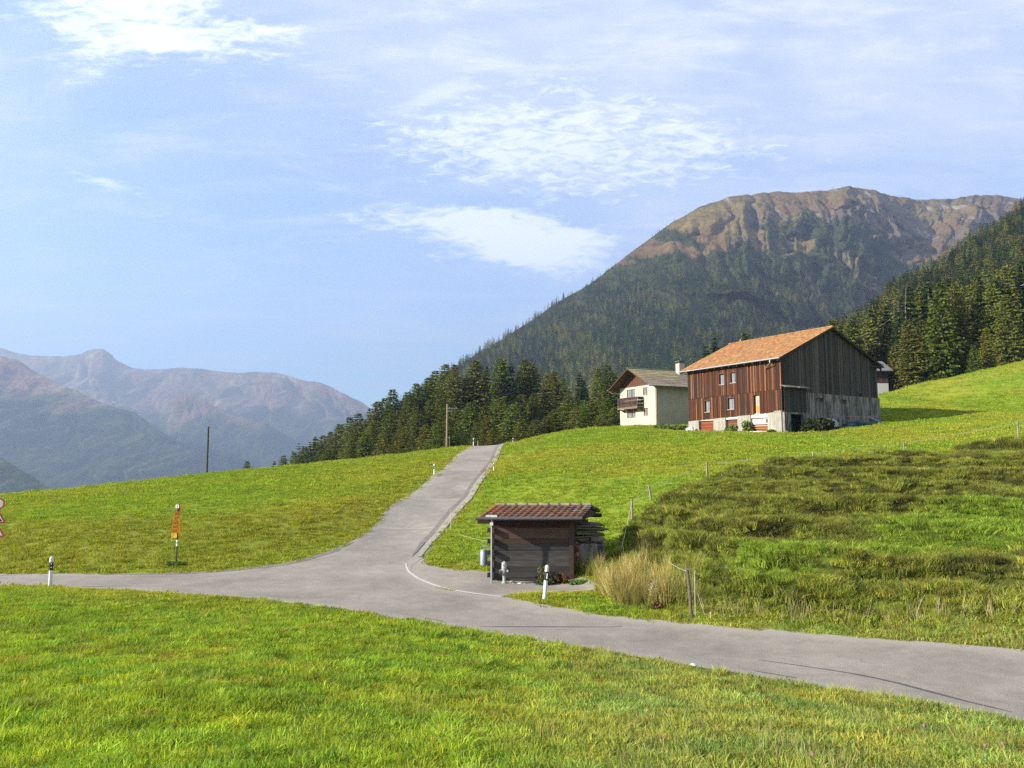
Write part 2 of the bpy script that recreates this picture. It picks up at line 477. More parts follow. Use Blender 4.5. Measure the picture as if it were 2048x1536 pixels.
# ------------------------------------------------------------------ ground sheet
def ground_colour(x, y, pas, rd):
    """albedo of the sward: lush green, dry yellowish on mown banks, olive on the rough pasture (all real colour of the plants)"""
    lush = np.array([0.178, 0.246, 0.019]); dry = np.array([0.255, 0.256, 0.026]); straw = np.array([0.34, 0.27, 0.06])
    olive = np.array([0.158, 0.180, 0.028]); deep = np.array([0.085, 0.165, 0.014])
    n1 = fbm(x * .12 + 3, y * .12, 4); n2 = fbm(x * .7, y * .7 + 8, 4); n3 = fbm(x * 3.1, y * 3.1, 3)
    bank = sstep(sdist(x, y, bank_poly), -1.5, 2.0)
    d = np.clip(0.30 + 0.9 * (n1 - .5) * 2 + 0.6 * (n2 - .5) + bank * 0.35, 0, 1)
    verge = np.exp(-np.clip(-rd, 0, 9) / 0.5)
    d = np.clip(d + verge * 0.5, 0, 1)[..., None]
    c = lush * (1 - d) + dry * d
    g = sstep(n2, .56, .74)[..., None] * (0.34 - 0.2 * bank[..., None]); c = c * (1 - g) + deep * g
    s = (sstep(n3, .60, .8) * sstep(fbm(x * .35 + 9, y * .35 + 4, 3), .42, .66))[..., None] * 0.35; c = c * (1 - s) + straw * s
    bf = bank[..., None] * 0.6; c = c * (1 - bf) + np.array([0.190, 0.192, 0.022]) * bf
    mu = (sstep(y, 24, 16) * sstep(x / np.maximum(y, 1) + .5 * (n1 - .5), -.22, .25) * (1 - pas))[..., None] * .72
    c = c * (1 - mu) + np.array([0.185, 0.205, 0.050]) * mu * (0.8 + .4 * n2[..., None])
    # rough pasture
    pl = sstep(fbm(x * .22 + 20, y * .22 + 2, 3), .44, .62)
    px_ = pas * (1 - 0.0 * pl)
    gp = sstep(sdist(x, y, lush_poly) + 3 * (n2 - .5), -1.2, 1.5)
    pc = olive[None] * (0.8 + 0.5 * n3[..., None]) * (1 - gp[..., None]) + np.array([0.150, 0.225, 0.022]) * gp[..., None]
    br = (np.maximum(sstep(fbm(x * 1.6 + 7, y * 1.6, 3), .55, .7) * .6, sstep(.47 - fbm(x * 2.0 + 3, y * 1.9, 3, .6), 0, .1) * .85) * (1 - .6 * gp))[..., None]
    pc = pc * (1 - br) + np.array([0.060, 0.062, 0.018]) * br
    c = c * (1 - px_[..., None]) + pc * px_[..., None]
    return c
bank_poly = xy_of([(-500, 1148, 28.4), (0, 1149, 28.6), (440, 1142, 29.3), (640, 1105, 32.4), (760, 1030, 41), (890, 925, 68), (700, 1000, 44), (400, 1030, 39.5), (0, 1040, 38), (-500, 1045, 38)])
lush_poly = xy_of([(1400, 1175, 22.4), (1450, 1140, 24.0), (1700, 1100, 25), (1800, 1050, 28.5), (2048, 1010, 30), (2400, 1010, 27), (2400, 1080, 22), (2048, 1120, 21.8), (1750, 1150, 22.0), (1600, 1180, 20.9)])

th = np.concatenate([np.radians(np.linspace(-180, -52, 40, endpoint=False)), np.radians(np.linspace(-52, 46, 960, endpoint=False)), np.radians(np.linspace(46, 180, 41))])
rr = np.concatenate([[0.0], np.geomspace(1.0, 3.5, 24, endpoint=False), np.geomspace(3.5, 135, 640, endpoint=False), np.geomspace(135, 400, 60, endpoint=False), np.geomspace(400, 26000, 40)])
R_, T_ = np.meshgrid(rr, th, indexing='ij')
gx = R_ * np.sin(T_); gy = R_ * np.cos(T_)
gz = Hfull(gx, gy)
pas, rd = fields(gx, gy)
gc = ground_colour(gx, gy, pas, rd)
far_t = sstep(R_, 150, 500)[..., None]
gc = gc * (1 - far_t) + np.array([0.05, 0.075, 0.02]) * far_t
# bare earth under the asphalt edge
e = sstep(rd, -0.16, 0.02)[..., None]
gc = gc * (1 - e) + np.array([0.22, 0.19, 0.14]) * e
gc = gc * (0.85 - .35 * pas)[..., None]
gverts = np.stack([gx, gy, gz], -1).reshape(-1, 3)
gcol = np.concatenate([gc.reshape(-1, 3), np.ones((gc.size // 3, 1))], 1)

def m_ground():
    m, t, b, out = new_mat("meadow")
    tc = t.node('ShaderNodeTexCoord').outputs['Object']
    c = t.attr('Col')[0]
    n1 = t.noise(tc, 3.0, 6.0, 0.7)
    n2 = t.noise(tc, 16.0, 4.0, 0.7)
    f = t.ramp(t.math('ADD', t.math('MULTIPLY', n1, .5), t.math('MULTIPLY', n2, .5)), [(0.34, (0.55, 0.6, 0.55)), (0.5, (0.95, 0.95, 0.9)), (0.66, (1.35, 1.3, 1.1))])
    c2 = t.mix(1.0, c, f, 'MULTIPLY')
    t.put(b.inputs['Base Color'], c2)
    b.inputs['Roughness'].default_value = 0.95
    b.inputs['Specular IOR Level'].default_value = 0.1
    t.put(b.inputs['Normal'], t.bump(t.math('ADD', n1, t.math('MULTIPLY', n2, .5)), 0.55, 0.10))
    return m
MG = m_ground()
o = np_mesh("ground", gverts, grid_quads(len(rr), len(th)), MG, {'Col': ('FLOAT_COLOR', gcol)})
COL.objects.link(o); tag(o, "rolling green alpine meadow around the road", kind='structure')

# ------------------------------------------------------------------ roads
def poly_sheet(name, poly, mat, off, step=0.5, outline=0.35, attrs=None):
    pts = []
    n = len(poly)
    for i in range(n):
        a = poly[i]; b = poly[(i + 1) % n]
        k = max(1, int(np.hypot(*(b - a)) / outline))
        for j in range(k): pts.append(a + (b - a) * j / k)
    pts = np.array(pts)
    # ragged asphalt edge
    c = pts + np.stack([fbm(pts[:, 0] * 2.3, pts[:, 1] * 2.3, 3) - .5, fbm(pts[:, 0] * 2.3 + 50, pts[:, 1] * 2.3, 3) - .5], -1) * 0.30
    x0, y0 = c.min(0); x1, y1 = c.max(0)
    X, Y = np.meshgrid(np.arange(x0, x1, step), np.arange(y0, y1, step)); X = X + (np.arange(X.shape[0])[:, None] % 2) * step / 2
    X = X.ravel(); Y = Y.ravel()
    k = sdist(X, Y, c) > step * 0.45
    inner = np.stack([X[k], Y[k]], -1)
    allp = np.vstack([c, inner])
    ne = len(c)
    vs, es, fs, *_ = delaunay_2d_cdt([Vector(p) for p in allp.tolist()], [(i, (i + 1) % ne) for i in range(ne)], [], 1, 1e-5)
    v = np.array([(q.x, q.y) for q in vs])
    z = Hfull(v[:, 0], v[:, 1], lower=False) + off
    v3 = np.column_stack([v, z])
    at = {}
    if attrs: at = attrs(v[:, 0], v[:, 1])
    o = np_mesh(name, v3, None, mat, at, tris=[f for f in fs if len(f) == 3])
    COL.objects.link(o); return o

def m_asphalt(name, base, warm):
    m, t, b, out = new_mat(name)
    tc = t.node('ShaderNodeTexCoord').outputs['Object']
    big = t.noise(tc, 0.35, 4.0, 0.6)
    mid = t.noise(tc, 2.2, 5.0, 0.7)
    fin = t.node('ShaderNodeTexVoronoi'); t.put(fin.inputs['Vector'], tc); fin.inputs['Scale'].default_value = 45.0
    finn = t.noise(tc, 60.0, 2.0, 0.7)
    c = t.ramp(big, [(0.3, tuple(x * .86 for x in base)), (0.7, tuple(x * 1.10 for x in warm))])
    c = t.mix(0.8, c, t.ramp(mid, [(0.3, (.78, .78, .79)), (0.72, (1.14, 1.13, 1.11))]), 'MULTIPLY')
    c = t.mix(0.8, c, t.ramp(finn, [(0.36, (.66, .66, .67)), (0.5, (1, 1, 1)), (0.66, (1.4, 1.38, 1.34))]), 'MULTIPLY')
    e = t.attr('edge')[2]
    # dusty pale margins, worn darker wheel tracks
    c = t.mix(t.math('MULTIPLY', t.ramp(t.math('ADD', e, t.math('MULTIPLY', mid, .35)), [(0.30, 1.0), (0.75, 0.0)]), .75), c, (0.26, 0.235, 0.195))
    # sealed crack network
    vo = t.node('ShaderNodeTexVoronoi', feature='DISTANCE_TO_EDGE')
    t.put(vo.inputs['Vector'], t.vmath('ADD', tc, t.vmath('SCALE', t.node('ShaderNodeTexNoise').outputs[1], None, 0.0)))
    vo.inputs['Scale'].default_value = 0.16
    ck = t.math('MULTIPLY', t.math('LESS_THAN', vo.outputs[0], 0.0), 0.0)
    c = t.mix(t.math('MULTIPLY', ck, .5), c, (0.05, 0.05, 0.052))
    t.put(b.inputs['Base Color'], c)
    b.inputs['Roughness'].default_value = 0.85
    b.inputs['Specular IOR Level'].default_value = 0.3
    t.put(b.inputs['Normal'], t.bump(t.math('ADD', finn, fin.outputs[0]), 0.5, 0.012))
    return m
MA = m_asphalt("asphalt", (0.200, 0.178, 0.149), (0.236, 0.209, 0.174))
MA2 = m_asphalt("asphalt_pad", (0.225, 0.198, 0.165), (0.262, 0.23, 0.19))
def edge_attr(poly):
    return lambda x, y: {'edge': ('FLOAT', np.clip(sdist(x, y, poly), 0, 3))}
tag(poly_sheet("road", road_poly, MA, 0.016, 0.5, 0.3, edge_attr(road_poly)), "worn grey asphalt road junction, one arm climbing over the crest", kind='structure')
tag(poly_sheet("driveway", pad_xy, MA2, 0.010, 0.4, 0.25, edge_attr(pad_xy)), "pale asphalt pad in front of the small log hut", kind='structure')

def ribbon(name, pts, width, mat, off, kind='structure', label=None, jitter=0.0):
    """flat strip laid on the ground along a polyline of XY points; width number or list"""
    pts = np.array(pts, float)
    seg = np.hypot(*np.diff(pts, axis=0).T); s = np.concatenate([[0], np.cumsum(seg)])
    n = max(8, int(s[-1] / 0.3)); u = np.linspace(0, s[-1], n)
    x = np.interp(u, s, pts[:, 0]); y = np.interp(u, s, pts[:, 1])
    for _ in range(3):
        x[1:-1] = (x[:-2] + x[2:] + 2 * x[1:-1]) / 4; y[1:-1] = (y[:-2] + y[2:] + 2 * y[1:-1]) / 4
    tx = np.gradient(x); ty = np.gradient(y); L = np.hypot(tx, ty); nx = -ty / L; ny = tx / L
    w = np.interp(u, s, width) if hasattr(width, '__len__') else np.full(n, width)
    jl = 1 + jitter * (fbm(x * 3, y * 3, 3) - .5) * 2; jr = 1 + jitter * (fbm(x * 3 + 40, y * 3, 3) - .5) * 2
    rows = []
    for k, f in enumerate(np.linspace(-.5, .5, 5)):
        j = jl if f < 0 else jr
        X = x + nx * w * f * j; Y = y + ny * w * f * j
        rows.append(np.column_stack([X, Y, Hfull(X, Y, lower=False) + off]))
    o = np_mesh(name, np.vstack(rows), grid_quads(5, n), mat, {'edge': ('FLOAT', np.full(5 * n, 1.0))})
    COL.objects.link(o); return tag(o, label, kind=kind)
M_line = simple_mat("worn_paint", (0.38, 0.36, 0.32), 0.8, var=0.35, scale=14)
M_crack = simple_mat("bitumen", (0.055, 0.054, 0.055), 0.6, var=0.2, scale=20)
M_gutter = simple_mat("pale_concrete_gutter", (0.24, 0.21, 0.17), 0.9, var=0.35, scale=3)
M_dirt = simple_mat("gutter_dirt", (0.13, 0.113, 0.098), 0.95, var=0.4, scale=3)
ribbon("edge_line", xy_of([(812, 1128, 29.6), (814, 1142, 28.2), (835, 1159, 26.6), (880, 1176.5, 25.0), (950, 1189.5, 24.0), (1003, 1194.5, 23.5)]), [0.05, 0.1, 0.12, 0.12, 0.12, 0.09], M_line, 0.024, label="worn white edge line curving from side road to main road", jitter=.3)
ribbon("tar_seam", xy_of([(1518, 1316, 16.0), (1580, 1322, 15.6), (1640, 1330, 15.2), (1740, 1343, 14.6), (1820, 1364, 13.9), (1900, 1388, 13.2), (1970, 1408, 12.7), (2025, 1421, 12.4)]), [0.02, .05, .06, .08, .09, .09, .08, .03], M_crack, 0.021, label="long dark tar seam winding along the right road", jitter=.6)
ribbon("tar_seam", xy_of([(1508, 1341, 14.95), (1545, 1346, 14.7), (1592, 1353, 14.4)]), [0.03, .08, .03], M_crack, 0.021, label="short dark tar seam near the right road's near verge", jitter=.8)
ribbon("tar_seam", xy_of([(960, 1252.5, 19.5), (1040, 1251, 19.6), (1140, 1249, 19.75), (1245, 1248, 19.8)]), [0.02, .09, .07, .02], M_crack, 0.021, label="thin dark tar seam across the road below the junction", jitter=.5)
ribbon("tar_seam", xy_of([(850, 1238, 20.5), (875, 1241, 20.3), (893, 1247, 19.9)]), [0.02, .05, .02], M_crack, 0.021, label="small forked tar seam at the junction's near verge", jitter=.8)
def offset_line(pts, d):
    pts = np.array(pts); t = np.gradient(pts, axis=0); t /= np.hypot(t[:, 0], t[:, 1])[:, None]
    return pts + np.stack([t[:, 1], -t[:, 0]], -1) * d
re2 = xy_of(right_edge)
ribbon("concrete_gutter", offset_line(re2, -0.20), [0.15, 0.32, .36, .38, .40, .42, .42, .42], M_gutter, 0.045, label="pale concrete gutter along the climbing road's right edge", jitter=.15)
ribbon("gutter_dirt", offset_line(re2, -0.52), [0.02, .25, .30, .32, .34, .36, .34, .3], M_dirt, 0.040, label="dark strip of dirt beside the gutter of the climbing road", jitter=.4)
le2 = xy_of(left_edge[6:13])
ribbon("road_verge_dirt", offset_line(le2, -0.15), [0.1, .3, .4, .4, .3, .2, .1], M_dirt, 0.024, label="dark gravelly edge of the bend at the left meadow", jitter=.8)
# colour joint: paler surfacing on the lower part of the climbing road
pp = xy_of([(808, 996, 46.8), (942, 997, 46.8), (912, 1032, 41.8), (893, 1056, 39), (745, 1056, 39), (768, 1034, 41.8)])
tag(poly_sheet("road_patch", pp, m_asphalt("asphalt_patch", (0.225, 0.203, 0.174), (0.25, 0.225, 0.19)), 0.021, 0.5, 0.3, edge_attr(pp * 0 + pp)), "paler resurfaced stretch across the climbing road", kind='structure')

# ------------------------------------------------------------------ mountains
def curve_at(pts, px):
    pts = np.array(pts, float); return [np.interp(px, pts[:, 0], pts[:, k]) for k in (1, 2)]
def loft(x0, x1, ns, nt, ridge, base, prof=1.0, disp=None, back=True, dscale=1.0):
    px = np.linspace(x0, x1, ns); ry, rD = curve_at(ridge, px); by, bD = curve_at(base, px); rD = rD * dscale; bD = bD * dscale
    t = np.linspace(0, 1, nt)[:, None]
    py = by + (ry - by) * t; D = bD + (rD - bD) * t ** prof
    u = px[None, :] - CX; w = CY - py
    dyv = F * CP - w * SP
    X = u / dyv * D; Y = D + 0 * u; Z = CZ + (F * SP + w * CP) / dyv * D
    G = np.stack([X, Y, Z], -1)
    if disp is not None:
        G = disp(G, px[None, :] + 0 * t, t + 0 * px[None, :])
    # skirt below the foot and back side behind the ridge
    rows = []
    sk = G[0].copy(); sk[:, 1] -= (rD - bD).mean() * 0.02; sk[:, 2] -= 120; rows.append(sk[None])
    rows.append(G)
    if back:
        for k, (dd, dzz) in enumerate([(.03, .03), (.10, .16), (.3, .5), (.6, 1.1)]):
            b = G[-1].copy(); sc = 1 + dd; b[:, :2] *= sc; b[:, 2] = G[-1][:, 2] - (G[-1][:, 2] - G[0][:, 2]) * dzz; rows.append(b[None])
    return np.concatenate(rows, 0), G
def add_loft(name, full, mat, label, attrs=None):
    nt, ns = full.shape[:2]
    o = np_mesh(name, full.reshape(-1, 3), grid_quads(nt, ns), mat, attrs)
    COL.objects.link(o); return tag(o, label, kind='structure')
def pad_rows(a, nt_full):
    return np.concatenate([a[:1], a] + [a[-1:]] * (nt_full - 1 - len(a)), 0)

def m_mountain():
    m, t, b, out = new_mat("mountain")
    c = t.attr('Col')[0]
    tc = t.node('ShaderNodeTexCoord').outputs['Object']
    n = t.noise(tc, 0.012, 8.0, 0.7); n2 = t.noise(tc, 0.06, 5.0, 0.75)
    f = t.ramp(t.math('ADD', t.math('MULTIPLY', n, .5), t.math('MULTIPLY', n2, .5)), [(0.36, (0.62, 0.62, 0.64)), (0.5, (1, 1, 1)), (0.64, (1.45, 1.4, 1.35))])
    t.put(b.inputs['Base Color'], t.mix(1.0, c, f, 'MULTIPLY'))
    b.inputs['Roughness'].default_value = 1.0; b.inputs['Specular IOR Level'].default_value = 0.05
    t.put(b.inputs['Normal'], t.bump(t.math('ADD', n, t.math('MULTIPLY', n2, .35)), 0.8, 14.0))
    return m
MM = m_mountain()

# big mountain at the right
big_ridge = [(480, 1005, 900), (560, 975, 950), (620, 940, 980), (700, 885, 1050), (760, 842, 1100), (800, 812, 1150), (840, 783, 1250), (880, 754, 1400), (950, 708, 1600), (1010, 672, 1700),
             (1060, 642, 1800), (1120, 602, 1950), (1180, 568, 2050), (1205, 550, 2100), (1250, 514, 2200), (1300, 477, 2350), (1350, 443, 2450), (1400, 415, 2550),
             (1450, 398, 2600), (1500, 391, 2650), (1560, 386, 2700), (1620, 385, 2700), (1665, 379, 2700), (1700, 376, 2700), (1742, 380, 2750), (1768, 388, 2800), (1795, 395, 2850), (1850, 399, 2900),
             (1900, 397, 3000), (1975, 390, 3050), (2015, 394, 3100), (2050, 403, 3100), (2150, 400, 3100), (2400, 380, 3100)]
big_base = [(480, 995, 420), (560, 965, 420), (700, 925, 420), (900, 900, 430), (1200, 890, 450), (1500, 880, 520), (1800, 870, 620), (2400, 860, 700)]
def disp_big(G, px, t):
    X, Y, Z = G[..., 0], G[..., 1], G[..., 2]
    rel = (Z - CZ)
    env = sstep(t, 0.0, .15) * (0.28 + 0.72 * sstep(1 - t, 0.0, .10))
    # gullies run down the face: noise stretched along the fall line
    s = (px - 1715) / (62.0 * (0.30 + 0.70 * t))
    bowl = sstep(px, 1260, 1500)
    wa = fbm(X / 420, Z / 420 + 2, 4) - .5; wb = fbm(X / 150 + 7, Z / 150, 4) - .5
    g1 = ridged(s * .55 + 2.6 * wa + 4.2, t * 1.2 + 3 + 1.5 * wb, 3)
    g2 = ridged(s * 1.7 + 2.2 * wa + 1.0 * wb, t * 2.2 + 1.0 * wa, 4)
    g3 = ridged(X / 60 + 1.5 * wb, Z / 130 + Y / 300, 4)
    Dm = (g1 - .55) * 300 * bowl + (g1 - .55) * 110 * (1 - bowl) + (g2 - .55) * (110 * bowl + 30) + (g3 - .55) * (26 * bowl + 12)
    # V-shaped central valley of the bowl meeting at the foot
    v = np.abs(px - (1715 + (t - .25) * -60)) / 260.0
    Dm = Dm + bowl * (1 - sstep(v, 0, 1)) * 420 * (1 - sstep(t, .2, .95)) - bowl * 60
    k = 1 + (-Dm * env) / Y * -1.0
    G2 = G.copy()
    # move along the view-independent horizontal outward direction (towards +Y)
    G2[..., 1] = Y + Dm * env * 0.9
    G2[..., 0] = X + Dm * env * 0.35
    G2[..., 2] = Z + (fbm(X / 90, Y / 90, 4) - .5) * 20 * env + env * Dm * 0.12
    return G2
full, Gb = loft(592, 2400, 900, 420, big_ridge, big_base, 1.15, disp_big)
def mnormal(G):
    du = np.gradient(G, axis=1); dv = np.gradient(G, axis=0)
    n = np.cross(du, dv); n /= np.linalg.norm(n, axis=-1, keepdims=True) + 1e-9
    s = np.sign(n[..., 2:3]); return n * np.where(s == 0, 1, s)
nb_ = mnormal(Gb)
Zb = Gb[..., 2]; Xb = Gb[..., 0]; Yb = Gb[..., 1]
nn1 = fbm(Xb / 160, Zb / 160 + Yb / 400, 5); nn2 = fbm(Xb / 35 + 8, Zb / 60, 4); nn3 = fbm(Xb / 420 + 3, Yb / 420, 4)
steep = 1 - nb_[..., 2]
treeline = 500 + 170 * (nn3 - .5) + 120 * (nn1 - .5)
pxg = np.linspace(592, 2400, 900)[None, :] + 0 * Zb
treeline = treeline + 90 * sstep(pxg, 1250, 1000) - 40 * sstep(pxg, 1650, 1800)
grassb = np.array([0.135, 0.086, 0.040]); ochre = np.array([0.155, 0.112, 0.040]); rock = np.array([0.105, 0.098, 0.094]); shrub = np.array([0.034, 0.046, 0.014]); forest = np.array([0.020, 0.028, 0.010]); scree = np.array([0.22, 0.20, 0.18]); rust = np.array([0.125, 0.072, 0.034])
mx = lambda a, b, f: a * (1 - f[..., None]) + b * f[..., None]
cb = mx(grassb + 0 * Gb, ochre, sstep(nn3, .42, .62))
cb = mx(cb, rust, sstep(nn1, .55, .7) * .35)
rk = sstep(nn2 + (steep - .5) * .9 + (nn1 - .5) * .5 + .14 * sstep(Zb, 500, 850) - .10, .50, .66) * sstep(Zb, 300, 520) * sstep(pxg, 1330, 1500)
cb = mx(cb, rock, rk * .95)
cb = mx(cb, scree, sstep(nn2, .58, .68) * sstep(nn1, .42, .56) * rk)
shm = sstep(treeline + 140 - Zb + 480 * (nn2 - .5) + 420 * (nn1 - .5), 0, 70)
cb = mx(cb, shrub, shm * .93)
# avalanche chutes: bare rusty runs through the scrub
ch1 = np.exp(-((pxg - (1800 - 0.55 * (Zb))) / 6.5) ** 2) * (Zb < 430) * (Zb > 60) * (pxg > 1550)
ch2 = np.exp(-((pxg - (1716 + 0.05 * Zb + 14 * np.sin(Zb / 60))) / 5.5) ** 2) * (Zb < 560) * (Zb > 180)
ch = np.clip(np.exp(-((pxg - (1730 - 0.33 * (Zb - 120))) / 5) ** 2) * (Zb < 480) + ch2, 0, 1)
cb = mx(cb, np.array([0.22, 0.135, 0.085]), ch * .8)
fo = sstep(treeline - 70 - Zb + 260 * (nn2 - .5) + 160 * (nn1 - .5), 0, 90)
cb = mx(cb, forest, fo * (1 - ch))
cfull = pad_rows(cb, full.shape[0])
big = add_loft("mountain", full, MM, "steep mountain with brown rocky top above dark forest", {'Col': ('FLOAT_COLOR', np.concatenate([cfull.reshape(-1, 3), np.ones((cfull.size // 3, 1))], 1))})

# near forest slope at the right
rs_ridge = [(1330, 850, 300), (1400, 820, 330), (1480, 776, 380), (1550, 738, 420), (1600, 722, 440), (1650, 705, 460), (1700, 678, 480), (1760, 635, 500), (1800, 604, 520), (1890, 548, 560), (1950, 503, 600),
            (2048, 438, 650), (2200, 345, 700), (2500, 180, 750)]
rs_base = [(1330, 892, 190), (1480, 885, 180), (1600, 868, 170), (1700, 835, 155), (1750, 812, 145), (1850, 785, 142), (1950, 768, 140), (2048, 744, 145), (2500, 640, 155)]
def disp_rs(G, px, t):
    X, Y, Z = G[..., 0], G[..., 1], G[..., 2]; G = G.copy()
    env = sstep(t, 0, .2)
    G[..., 2] += (fbm(X / 45, Y / 45, 4) - .5) * 9 * env
    return G
full_r, Gr = loft(1330, 2500, 260, 140, rs_ridge, rs_base, 1.25, disp_rs)
MF = simple_mat("forest_floor", (0.040, 0.042, 0.016), 1.0, var=0.4, scale=0.3)
add_loft("forest_hill", full_r, MF, "steep wooded slope rising behind the meadow at the right")

# far ranges at the left
def range_mat(name):
    m, t, b, out = new_mat(name)
    c = t.attr('Col')[0]
    tc = t.node('ShaderNodeTexCoord').outputs['Object']
    n = t.noise(tc, 0.005, 8.0, 0.72); n2 = t.noise(tc, 0.03, 5.0, 0.7)
    f = t.ramp(t.math('ADD', t.math('MULTIPLY', n, .5), t.math('MULTIPLY', n2, .5)), [(0.38, (0.55, 0.55, 0.55)), (0.5, (1, 1, 1)), (0.62, (1.6, 1.55, 1.45))])
    t.put(b.inputs['Base Color'], t.mix(1.0, c, f, 'MULTIPLY'))
    b.inputs['Roughness'].default_value = 1.0; b.inputs['Specular IOR Level'].default_value = 0.05
    t.put(b.inputs['Normal'], t.bump(t.math('ADD', n, t.math('MULTIPLY', n2, .4)), 0.9, 60.0))
    return m
MR = range_mat("far_range")
def far_range(name, label, x0, x1, ns, nt, ridge, base, tl, amp, wid, seed=0, prof=1.2, pink=.3, lean=0.4):
    DS = 1.55; tl = tl * DS; amp = amp * DS; wid = wid * DS
    def disp(G, px, t):
        X, Y, Z = G[..., 0], G[..., 1], G[..., 2]; G = G.copy()
        env = sstep(t, 0, .2) * (0.2 + 0.8 * sstep(1 - t, 0, .15))
        g = ridged(X / wid + seed + .6 * fbm(X / wid, Z / wid, 3) + lean * t * 3, t * 1.1 + seed, 4) - .55
        g2 = ridged(X / wid * 3.7 + seed, Z / wid * 1.6, 4) - .55
        G[..., 1] += (g * amp + g2 * amp * .35) * env; G[..., 0] += (g * amp) * env * .4
        G[..., 2] += (fbm(X / wid * 3, Y / wid * 3 + seed, 4) - .5) * amp * .10 * (0.3 + env)
        return G
    full, G = loft(x0, x1, ns, nt, ridge, base, prof, disp, dscale=DS)
    X, Y, Z = G[..., 0], G[..., 1], G[..., 2]
    n1 = fbm(X / wid * 2.2 + seed, Z / wid * 2.2, 5); n2 = fbm(X / wid * 7, Z / wid * 7 + seed, 4)
    c = mx(np.array([0.155, 0.115, 0.062]) + 0 * G, np.array([0.21, 0.115, 0.075]), sstep(n1, .42, .62) * pink * 2)
    c = mx(c, np.array([0.34, 0.28, 0.17]), sstep(n2, .56, .68) * .55)
    f = sstep(tl + 380 * (n1 - .5) + 250 * (n2 - .5) - Z, 0, 90)
    c = mx(c, np.array([0.030, 0.052, 0.022]), f * .95)
    c = mx(c, np.array([0.10, 0.12, 0.03]), f * sstep(n2, .52, .62) * .5)
    cf = pad_rows(c, full.shape[0])
    add_loft(name, full, MR, label, {'Col': ('FLOAT_COLOR', np.concatenate([cf.reshape(-1, 3), np.ones((cf.size // 3, 1))], 1))})
    return G
far_range("mountain_range", "hazy far range with a pointed summit left of the valley", -500, 1000, 620, 170,
          [(-500, 690, 7600), (-200, 680, 7500), (0, 694, 7300), (60, 711, 7200), (120, 712, 7000), (160, 705, 6900), (185, 699, 6800), (205, 698, 6800), (222, 708, 6800), (240, 724, 6800), (270, 737, 6800),
           (300, 741, 6800), (335, 738, 6800), (365, 735, 6800), (400, 738, 6800), (420, 740, 6800), (470, 745, 6700), (545, 744, 6600), (570, 749, 6600), (590, 757, 6500), (615, 764, 6500), (640, 766, 6400), (690, 786, 6300), (735, 814, 6200), (800, 850, 6100), (1000, 960, 6000)],
          [(-500, 1040, 4600), (1000, 1040, 4600)], 330, 700, 900, 1, pink=.35)
far_range("mountain_spur", "reddish rounded spur in the middle of the far valley", 250, 960, 360, 130,
          [(250, 960, 4700), (300, 905, 4900), (326, 862, 5000), (338, 822, 5050), (349, 790, 5100), (367, 785, 5100), (385, 789, 5100), (408, 802, 5050), (464, 828, 5000), (538, 847, 4950), (594, 884, 4900), (620, 902, 4850), (700, 945, 4800), (960, 1020, 4700)],
          [(250, 1050, 3800), (960, 1060, 3800)], 215, 330, 480, 5, pink=.5)
far_range("mountain_spur", "forested left mountain flank with brown top falling to the valley", -500, 700, 480, 200,
          [(-500, 640, 4300), (-100, 690, 4200), (0, 713, 4100), (40, 726, 4050), (74, 749, 4000), (120, 768, 3950), (190, 800, 3850), (260, 826, 3750), (320, 862, 3650), (380, 903, 3550), (430, 944, 3500), (470, 975, 3450), (700, 1080, 3300)],
          [(-500, 1060, 2500), (700, 1120, 2500)], 300, 420, 520, 9, pink=.5, lean=-.3)
far_range("foothill", "dark low foothill at the far left behind the meadow", -500, 300, 160, 60,
          [(-500, 850, 2100), (-100, 890, 2000), (0, 914, 1950), (37, 938, 1900), (74, 961, 1880), (111, 982, 1850), (300, 1060, 1800)],
          [(-500, 1080, 1500), (300, 1110, 1500)], 900, 60, 160, 13)
# ------------------------------------------------------------------ haze
def haze_box():
    mb = MB(); mb.box(-13000, 13000, -400, 17500, float(gz.min()) - 1.0, 3200)
    m = bpy.data.materials.new("haze"); m.use_nodes = True; m.node_tree.nodes.clear(); t = NT(m.node_tree)
    out = t.node('ShaderNodeOutputMaterial'); v = t.node('ShaderNodeVolumePrincipled')
    v.inputs['Color'].default_value = (0.56, 0.71, 1.0, 1); v.inputs['Density'].default_value = HAZE; v.inputs['Anisotropy'].default_value = 0.2
    t.l.new(v.outputs[0], out.inputs['Volume'])
    o = mb.build("haze", m); tag(o, "pale blue air in front of far mountains", kind='stuff'); return o
HAZE = 1.0e-4
# ------------------------------------------------------------------ vegetation
def m_blade(name, inst=True, trans=0.35):
    m, t, b, out = new_mat(name)
    c = t.attr('Col')[0]
    if inst: c = t.mix(1.0, c, t.attr('tint', 'INSTANCER')[0], 'MULTIPLY')
    t.put(b.inputs['Base Color'], c)
    b.inputs['Roughness'].default_value = 0.75; b.inputs['Specular IOR Level'].default_value = 0.15
    tr = t.node('ShaderNodeBsdfTranslucent'); t.put(tr.inputs[0], t.mix(1.0, c, (1.25, 1.2, 0.6), 'MULTIPLY'))
    ms = t.node('ShaderNodeMixShader'); ms.inputs[0].default_value = trans
    t.l.new(b.outputs[0], ms.inputs[1]); t.l.new(tr.outputs[0], ms.inputs[2]); t.l.new(ms.outputs[0], out.inputs[0])
    return m
M_blade = m_blade("grass_blades")
M_dryblade = m_blade("dry_grass_blades")

